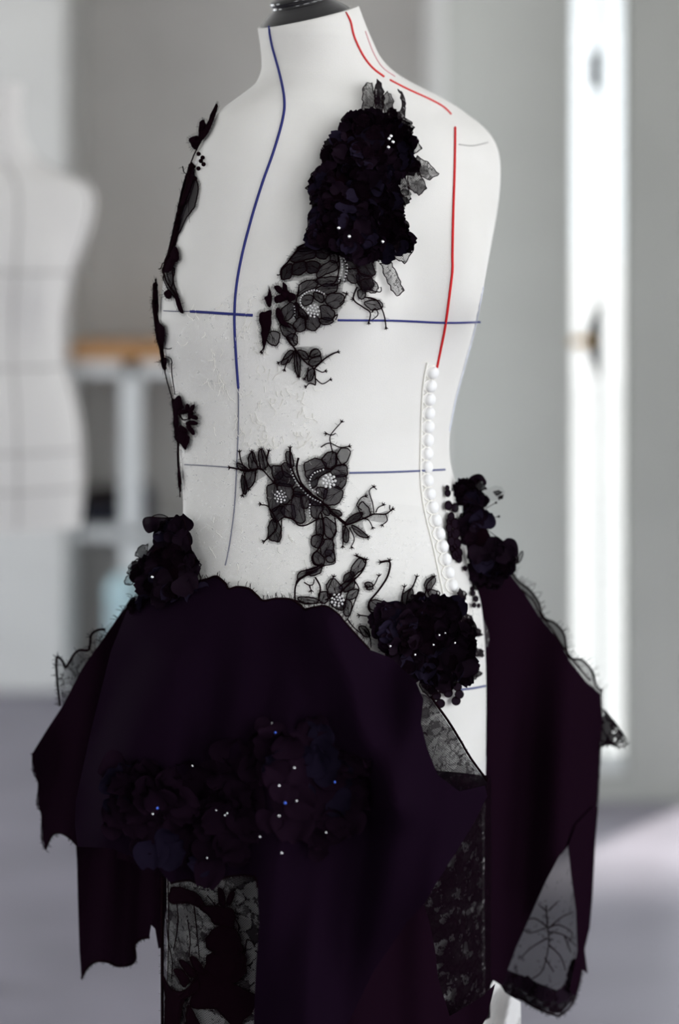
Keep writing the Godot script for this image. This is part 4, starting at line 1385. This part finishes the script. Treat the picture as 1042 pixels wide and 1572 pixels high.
	ground(n, view([[200, 270], [330, 90], [480, 70], [600, 90], [560, 180], [420, 290], [280, 310], [215, 325]], V, s))
	ground(n, view([[620, 80], [860, 150], [850, 300], [700, 240]], V, s))
	end_motif(n)

func hip_motifs() -> void:
	var n := motif_node("black lace tendrils rising from the hip edge of the skirt")
	var V := Vector2(440, 840)
	var s := 0.3071
	for l in [[[200, 200], [225, 160], [270, 200], [260, 240], [220, 240]], [[265, 200], [300, 170], [330, 160], [330, 200], [290, 220]], [[320, 110], [345, 70], [370, 60], [385, 90], [360, 120], [330, 140]], [[310, 220], [350, 215], [340, 250], [300, 260]], [[290, 270], [320, 280], [310, 340], [285, 330]], [[215, 245], [240, 240], [285, 270], [280, 310], [230, 295]],
		[[410, 280], [430, 265], [470, 275], [470, 310], [420, 310]], [[430, 340], [460, 330], [480, 360], [455, 380]], [[480, 330], [520, 320], [530, 360], [490, 370]], [[440, 390], [480, 390], [470, 425], [440, 420]], [[575, 240], [620, 215], [620, 280], [575, 285]], [[685, 180], [720, 150], [735, 170], [700, 220]], [[690, 220], [735, 220], [740, 265], [700, 265]],
		[[60, 255], [100, 250], [150, 262], [140, 280], [80, 275]], [[360, 400], [390, 400], [410, 440], [380, 440]], [[160, 235], [195, 225], [200, 270], [170, 275]], [[100, 120], [150, 100], [170, 85], [165, 125], [120, 140]], [[390, 180], [420, 180], [425, 205], [400, 210]], [[290, 140], [330, 125], [320, 165], [285, 170]]]:
		lace_petal(n, view(l, V, s), "sheer_petal" if rng.randf() < 0.6 else "sheer_petal_dark")
	for st in [[4, [40, 265], [45, 190], [90, 140], [150, 110], [190, 90]], [4, [140, 150], [165, 200], [158, 260]], [3, [85, 175], [110, 190], [130, 185], [135, 160]], [3, [110, 190], [120, 215]], [4, [345, 45], [390, 70], [365, 130], [300, 190], [250, 235], [190, 265]], [3, [320, 150], [355, 205], [340, 260], [310, 340], [290, 370]],
		[3, [230, 150], [215, 180], [200, 215]], [5, [465, 75], [500, 70], [510, 90], [495, 150], [450, 220], [410, 270], [405, 310], [440, 350]], [3, [400, 200], [430, 190], [450, 150], [455, 145]], [3, [360, 340], [400, 345], [430, 350]], [4, [640, 150], [625, 190], [600, 230], [590, 280]], [3, [580, 200], [570, 240], [572, 285]],
		[4, [725, 150], [690, 190], [700, 240], [720, 270]], [3, [740, 220], [755, 230], [745, 260]], [3, [40, 265], [100, 285], [180, 275]], [3, [380, 410], [410, 450], [415, 500]], [3, [300, 360], [330, 400], [380, 440]]]:
		stem(view(st.slice(1), V, s), st[0], 0.0026, 0.28)
	for t in [[345, 45, -0.3, -1], [390, 65, 0.5, -1], [465, 75, -1, 0], [505, 68, 0.4, -1], [400, 200, -1, 0], [455, 145, 0, -1], [640, 150, 0.2, -1], [580, 200, 0, -1], [725, 150, 0.2, -1], [360, 340, -1, 0.2], [120, 215, 0, 1], [230, 150, 0.3, -1]]:
		tip(V + Vector2(t[0], t[1]) * s, Vector2(t[2], t[3]), 5.0)
	dots(n, rosette(V + Vector2(250, 265) * s, 9.0), 2.2)
	end_motif(n)

func left_edge() -> void:
	var n := motif_node("dark lace strip along the front shoulder edge")
	var V := Vector2(220, 150)
	var s := 0.2545
	for l in [[[440, 62], [456, 72], [440, 140], [400, 230], [360, 280], [345, 250], [385, 190], [420, 130]], [[350, 160], [375, 145], [392, 180], [375, 230], [345, 230]], [[285, 260], [320, 235], [360, 240], [350, 300], [320, 315], [300, 285]],
		[[295, 400], [322, 415], [315, 500], [275, 620], [225, 720], [205, 850], [172, 960], [150, 990], [182, 850], [220, 660], [252, 520]], [[175, 950], [215, 900], [232, 970], [205, 1000]], [[150, 990], [205, 960], [190, 1040], [130, 1060]], [[140, 1180], [170, 1160], [190, 1200], [160, 1215]], [[200, 1180], [230, 1210], [255, 1296], [225, 1280]]]:
		lace_petal(n, view(l, V, s), "black_velvet", 0.003, "leaf", 0.0)
	for l in [[[310, 490], [332, 540], [318, 650], [270, 720], [230, 800], [225, 720], [280, 620]], [[140, 1060], [195, 1040], [190, 1110], [215, 1200], [180, 1180], [140, 1110]]]:
		lace_petal(n, view(l, V, s), "sheer_petal_dark")
	for st in [[4, [450, 60], [430, 150], [340, 310], [300, 400]], [3, [250, 410], [255, 440], [275, 460]], [4, [130, 1040], [160, 1120], [210, 1190], [255, 1300]], [15, [308, 405], [285, 540], [240, 690], [205, 860], [170, 965], [140, 1050]], [3, [105, 1040], [135, 1000], [160, 950]], [3, [190, 1050], [195, 1110], [180, 1160]]]:
		stem(view(st.slice(1), V, s), st[0], 0.003, 0.2)
	var ring := Geo.new()
	dots(n, view([[345, 345], [370, 365], [375, 405], [345, 430], [315, 420], [325, 490], [360, 385]], V, s), 3.6, "cord_black", "berry")
	dots(n, view([[345, 380], [330, 395]], V, s), 2.4)
	end_motif(n)
	n = motif_node("dark lace strip with a small flower down the waist's far edge")
	V = Vector2(225, 420)
	s = 0.2226
	for l in [[[80, 45], [95, 130], [103, 220], [98, 285], [72, 290], [50, 220], [60, 120]], [[70, 280], [100, 330], [135, 360], [145, 420], [130, 505], [95, 480], [75, 400]], [[105, 600], [155, 570], [152, 650], [130, 655]], [[195, 890], [238, 835], [272, 910], [250, 950], [215, 1000], [205, 940]],
		[[205, 1000], [230, 1040], [300, 1105], [312, 1150], [290, 1212], [250, 1170], [210, 1130]], [[235, 1310], [247, 1330], [260, 1440], [235, 1465]], [[205, 940], [235, 960], [240, 1060], [210, 1090]]]:
		lace_petal(n, view(l, V, s), "black_velvet", 0.003, "leaf", 0.0)
	for e in [[303, 925, 1.45], [330, 928, 2.1], [342, 985, 0.3], [338, 1025, 0.2], [330, 1080, 1.0], [310, 1050, 1.2], [272, 950, -0.2], [275, 1070, 0.8], [322, 970, 1.9]]:
		var c := V + Vector2(e[0], e[1]) * s
		var o := []
		for j in 10:
			var a := TAU * j / 10
			o.append(c + Vector2(cos(a) * 8.0, sin(a) * 3.6).rotated(e[2]))
		lace_petal(n, o, "black_velvet", 0.0035, "leaf", 0.0)
	for st in [[4, [80, 40], [60, 150], [70, 300], [100, 480], [140, 620], [150, 700], [200, 880]], [13, [75, 60], [72, 200], [85, 310], [115, 440], [125, 560], [142, 650]], [9, [200, 860], [212, 960], [222, 1080], [236, 1160]], [6, [238, 1160], [236, 1300], [246, 1400], [252, 1500]], [3, [120, 500], [165, 515], [190, 508]], [3, [145, 560], [185, 580], [195, 615]], [3, [190, 610], [195, 700], [215, 830]], [4, [235, 1150], [235, 1300], [245, 1450], [250, 1540]], [3, [100, 590], [120, 600], [130, 620]], [4, [240, 960], [270, 1005], [300, 1000]]]:
		stem(view(st.slice(1), V, s), st[0], 0.003, 0.22)
	end_motif(n)

func flower_node(called: String, label: String) -> Node3D:
	var n := Node3D.new()
	n.name = numbered(called, gown)
	n.set_meta("label", label)
	gown.add_child(n)
	return n

func loose_petal(n: Node3D, outline: Array, place: Callable, mat: String, off: float, called := "petal") -> void:
	var c := Vector2.ZERO
	for p in outline: c += v2(p) / outline.size()
	var w := rng.randf() * TAU
	var crisp := mat.begins_with("lace") or mat == "net_ground"
	if crisp and mat != "net_ground":      # crinkled, cut edges
		var cut := dense(outline, 5.0)
		outline = []
		for p in cut: outline.append(p + Vector2(rng.randf_range(-1.6, 1.6), rng.randf_range(-1.6, 1.6)))
	var g := sheet(outline, func(x: float, y: float) -> Vector3:
		var d := Vector2(x, y) - c
		return place.call(x, y, off + 0.00022 * d.length() + 0.0022 * sin(d.x * 0.25 + w) + 0.0018 * sin(d.y * 0.22 + w)), 4.0, not crisp)
	put(called, g.mesh(), mats[mat], n)
	if mat == "net_ground": return
	var e := dense(outline, 3.0) if crisp else curve(outline, 3.0, true)
	var path := PackedVector3Array()
	for p in e:
		var d := p - c
		path.append(place.call(p.x, p.y, off + 0.00022 * d.length() + 0.0022 * sin(d.x * 0.25 + w) + 0.0018 * sin(d.y * 0.22 + w)))
	path.append(path[0])
	cords.tube(path, 0.0005, 0.0005, 4, false)

func make_flowers() -> void:
	# three big blossoms over the shoulder
	var n := flower_node("shoulder_flowers", "mass of ruffled black organza and lace flowers on the shoulder")
	begin_motif()
	for l in [[[557, 138], [561, 128], [572, 127], [575, 150], [572, 172], [557, 172]], [[586, 150], [594, 139], [604, 152], [602, 170], [590, 176]], [[470, 357], [474, 330], [484, 312], [496, 325], [494, 350], [478, 368]], [[583, 405], [600, 400], [612, 428], [620, 446], [610, 455], [602, 448]],
		[[640, 240], [655, 248], [673, 266], [660, 276], [640, 268]], [[624, 262], [642, 258], [654, 290], [644, 299], [628, 290]], [[600, 275], [622, 268], [628, 300], [616, 302]], [[552, 432], [570, 425], [582, 442], [575, 450], [556, 448]], [[476, 268], [490, 258], [500, 262], [494, 290], [480, 282]], [[600, 372], [625, 365], [636, 380], [622, 404], [606, 396]],
		[[622, 205], [640, 212], [647, 228], [632, 238], [622, 225]]]:
		loose_petal(n, l, skin_off, "lace_fine", 0.012)
		loose_petal(n, l, skin_off, "net_ground", 0.011, "petal_lining")
	for l in [[[575, 165], [574, 140], [579, 122], [586, 128], [590, 150], [588, 172]], [[612, 137], [618, 142], [623, 158], [621, 180], [604, 184], [602, 176], [615, 170], [617, 155]], [[490, 240], [493, 230], [502, 231], [506, 246], [498, 250]], [[522, 186], [533, 173], [543, 180], [545, 190], [528, 194]], [[469, 288], [482, 279], [490, 290], [484, 296]]]:
		loose_petal(n, l, skin_off, "lace_dense", 0.014)
	end_motif(n)
	cluster(n, [[528, 195], [560, 175], [605, 172], [628, 190], [635, 225], [628, 262], [590, 285], [540, 275], [508, 250], [510, 220]], 115, skin_off, Vector2(15, 27), 0.045, 0.4)
	cluster(n, [[494, 262], [540, 250], [600, 270], [620, 300], [610, 320], [560, 335], [510, 330], [484, 305]], 90, skin_off, Vector2(15, 27), 0.045, 0.4)
	cluster(n, [[484, 335], [530, 318], [600, 320], [625, 345], [630, 375], [600, 392], [550, 396], [505, 385], [480, 365]], 105, skin_off, Vector2(15, 27), 0.042, 0.4)
	for p in [[597, 213], [603, 218], [596, 226], [600, 209]]: bead(v2(p), skin_off, 0.058, 0.0018, "crystal")
	for p in [[536, 363], [587, 371], [520, 350]]: bead(v2(p), skin_off, 0.052, 0.0017, "crystal")
	# right hip
	n = flower_node("hip_flowers", "ruffled black flowers on the near hip")
	var hip_at := func(x: float, y: float, o := 0.0) -> Vector3: return at(x, y, maxf(near_z(x, y), lerpf(0.14, 0.05, clampf((x - 570.0) / 160.0, 0.0, 1.0))) + o)
	cluster(n, [[575, 965], [598, 932], [628, 918], [662, 916], [696, 924], [716, 945], [722, 985], [726, 1025], [700, 1044], [655, 1044], [610, 1022]], 130, hip_at, Vector2(18, 32), 0.042, 0.28)
	begin_motif()
	for l in [[[700, 935], [722, 945], [728, 958], [712, 962]], [[712, 958], [735, 966], [740, 975], [722, 980]], [[705, 975], [722, 968], [731, 975], [724, 985], [710, 984]], [[716, 985], [742, 1000], [741, 1010], [722, 1004]], [[712, 1030], [730, 1026], [740, 1034], [726, 1044], [710, 1044]], [[700, 910], [706, 904], [716, 912], [712, 922], [706, 920]]]:
		loose_petal(n, l, skin_off, "lace_dense", 0.010)
	for l in [[[644, 1046], [668, 1048], [676, 1062], [660, 1070], [648, 1062]]]:
		loose_petal(n, l, skin_off, "lace_fine", 0.008)
	for c in [[670, 1068], [680, 1058], [690, 1054], [702, 1054], [705, 1066], [700, 1076], [688, 1064], [676, 1080], [664, 1060]]:
		var o := []
		for j in 8: o.append(v2(c) + Vector2.from_angle(TAU * j / 8) * 6.5)
		loose_petal(n, o, skin_off, "petal_black", 0.009)
	end_motif(n)
	for p in [[683, 972], [674, 975], [599, 992], [637, 1005], [665, 990], [698, 987]]: bead(v2(p), hip_at, 0.05, 0.0012, "crystal")
	# far hip, left
	n = flower_node("far_hip_flower", "standing black organza flower on the far hip")
	var far_at := func(x: float, y: float, o := 0.0) -> Vector3: return at(x, y, 0.03 + 0.0007 * (x - 200.0) + o)
	begin_motif()
	loose_petal(n, [[219, 800], [226, 794], [250, 795], [279, 796], [286, 815], [293, 840], [296, 870], [250, 880], [222, 860], [238, 832], [238, 816], [228, 818], [222, 812]], far_at, "petal_black", 0.01)
	loose_petal(n, [[232, 796], [242, 790], [254, 792], [262, 800], [246, 806]], far_at, "sheer_petal", 0.008)
	for l in [[[206, 852], [214, 838], [226, 836], [228, 852], [214, 858]], [[202, 862], [214, 856], [222, 868], [220, 880], [206, 876]], [[190, 893], [198, 882], [208, 884], [206, 896], [196, 898]], [[288, 862], [304, 860], [308, 868], [302, 882], [290, 880]], [[296, 880], [306, 878], [312, 896], [298, 896]]]:
		loose_petal(n, l, far_at, "lace_fine", 0.004)
	end_motif(n)
	cluster(n, [[208, 868], [234, 832], [244, 808], [280, 806], [294, 845], [306, 895], [300, 940], [250, 960], [210, 935], [202, 900]], 64, far_at, Vector2(20, 36), 0.05, 0.3)
	bead(Vector2(234, 886), far_at, 0.068, 0.0016, "crystal")
	# back hip, right, seen in profile
	n = flower_node("back_hip_rose", "black lace rose in profile at the back hip with stamens")
	var rose_at := func(x: float, y: float, o := 0.0) -> Vector3: return at(x, y, -0.03 + o)
	cluster(n, [[706, 745], [722, 738], [738, 745], [744, 770], [746, 800], [760, 830], [778, 846], [780, 870], [772, 890], [750, 905], [732, 890], [715, 850], [706, 800]], 64, rose_at, Vector2(18, 34), 0.04, 0.3)
	begin_motif()
	V0 = Vector2(670, 700)
	loose_petal(n, view([[270, 245], [300, 190], [350, 165], [400, 170], [440, 230], [430, 258], [400, 215], [350, 250], [290, 275]], V0, 0.1727), rose_at, "petal_black", 0.012)
	loose_petal(n, view([[180, 250], [240, 215], [268, 235], [250, 330], [200, 400]], V0, 0.1727), rose_at, "petal_black", 0.006)
	loose_petal(n, view([[400, 335], [450, 290], [520, 262], [580, 275], [608, 320], [595, 370], [540, 395], [470, 400]], V0, 0.1727), rose_at, "net_ground", 0.0)
	for l in [[[505, 315], [545, 300], [575, 330], [540, 345]], [[540, 370], [590, 350], [590, 375], [555, 390]], [[400, 350], [450, 345], [460, 385], [410, 390]], [[640, 925], [720, 890], [735, 900], [720, 945], [650, 970]]]:
		loose_petal(n, view(l, V0, 0.1727), rose_at, "lace_dense", 0.001)
	loose_petal(n, view([[640, 920], [720, 890], [760, 845], [766, 880], [735, 945], [640, 970]], V0, 0.1727), rose_at, "sheer_petal", 0.0)
	loose_petal(n, view([[560, 800], [600, 755], [650, 825], [632, 900], [570, 880]], V0, 0.1727), rose_at, "petal_black", 0.01)
	for c in [[115, 580, 24], [112, 640, 26], [130, 695, 28], [130, 760, 30], [150, 820, 32], [165, 880, 30], [200, 915, 26], [165, 600, 34], [170, 690, 36], [180, 780, 36], [195, 860, 34], [105, 440, 30], [130, 540, 28], [100, 330, 24], [95, 285, 18], [165, 460, 30],
		[325, 1220, 18], [350, 1270, 20], [335, 1325, 16], [375, 1330, 14], [255, 1000, 16], [320, 1180, 14]]:
		var o := []
		for j in 9: o.append(V0 + (Vector2(c[0], c[1]) + Vector2.from_angle(TAU * j / 9) * c[2] * Vector2(1.0, 1.35)) * 0.1727)
		loose_petal(n, o, skin_off, "petal_black", 0.006)
	end_motif(n)
	var wires := Geo.new()
	for w in [[[430, 470], [528, 415]], [[420, 560], [553, 538]], [[420, 550], [480, 515]], [[390, 320], [437, 288]], [[430, 640], [600, 770]], [[420, 530], [455, 505]]]:
		var a := V0 + v2(w[0]) * 0.1727
		var b := V0 + v2(w[1]) * 0.1727
		wires.tube(PackedVector3Array([rose_at.call(a.x, a.y, 0.0), rose_at.call(b.x, b.y, 0.005)]), 0.0004, 0.0004, 4)
		var g := Geo.new()
		g.ball(rose_at.call(b.x, b.y, 0.005), 0.0014, 8)
		put("stamen_tip", g.mesh(), mats.cord_black, n)
	put("stamen_wires", wires.mesh(), mats.cord_black, n)

var V0 := Vector2.ZERO

func ground(parent: Node, outline: Array) -> void:      # a piece of bobbin net under the petals
	var g := sheet(outline, func(x: float, y: float) -> Vector3: return skin(x, y, 0.0012), 6.0)
	put("net", g.mesh(), mats.net_dark, parent)
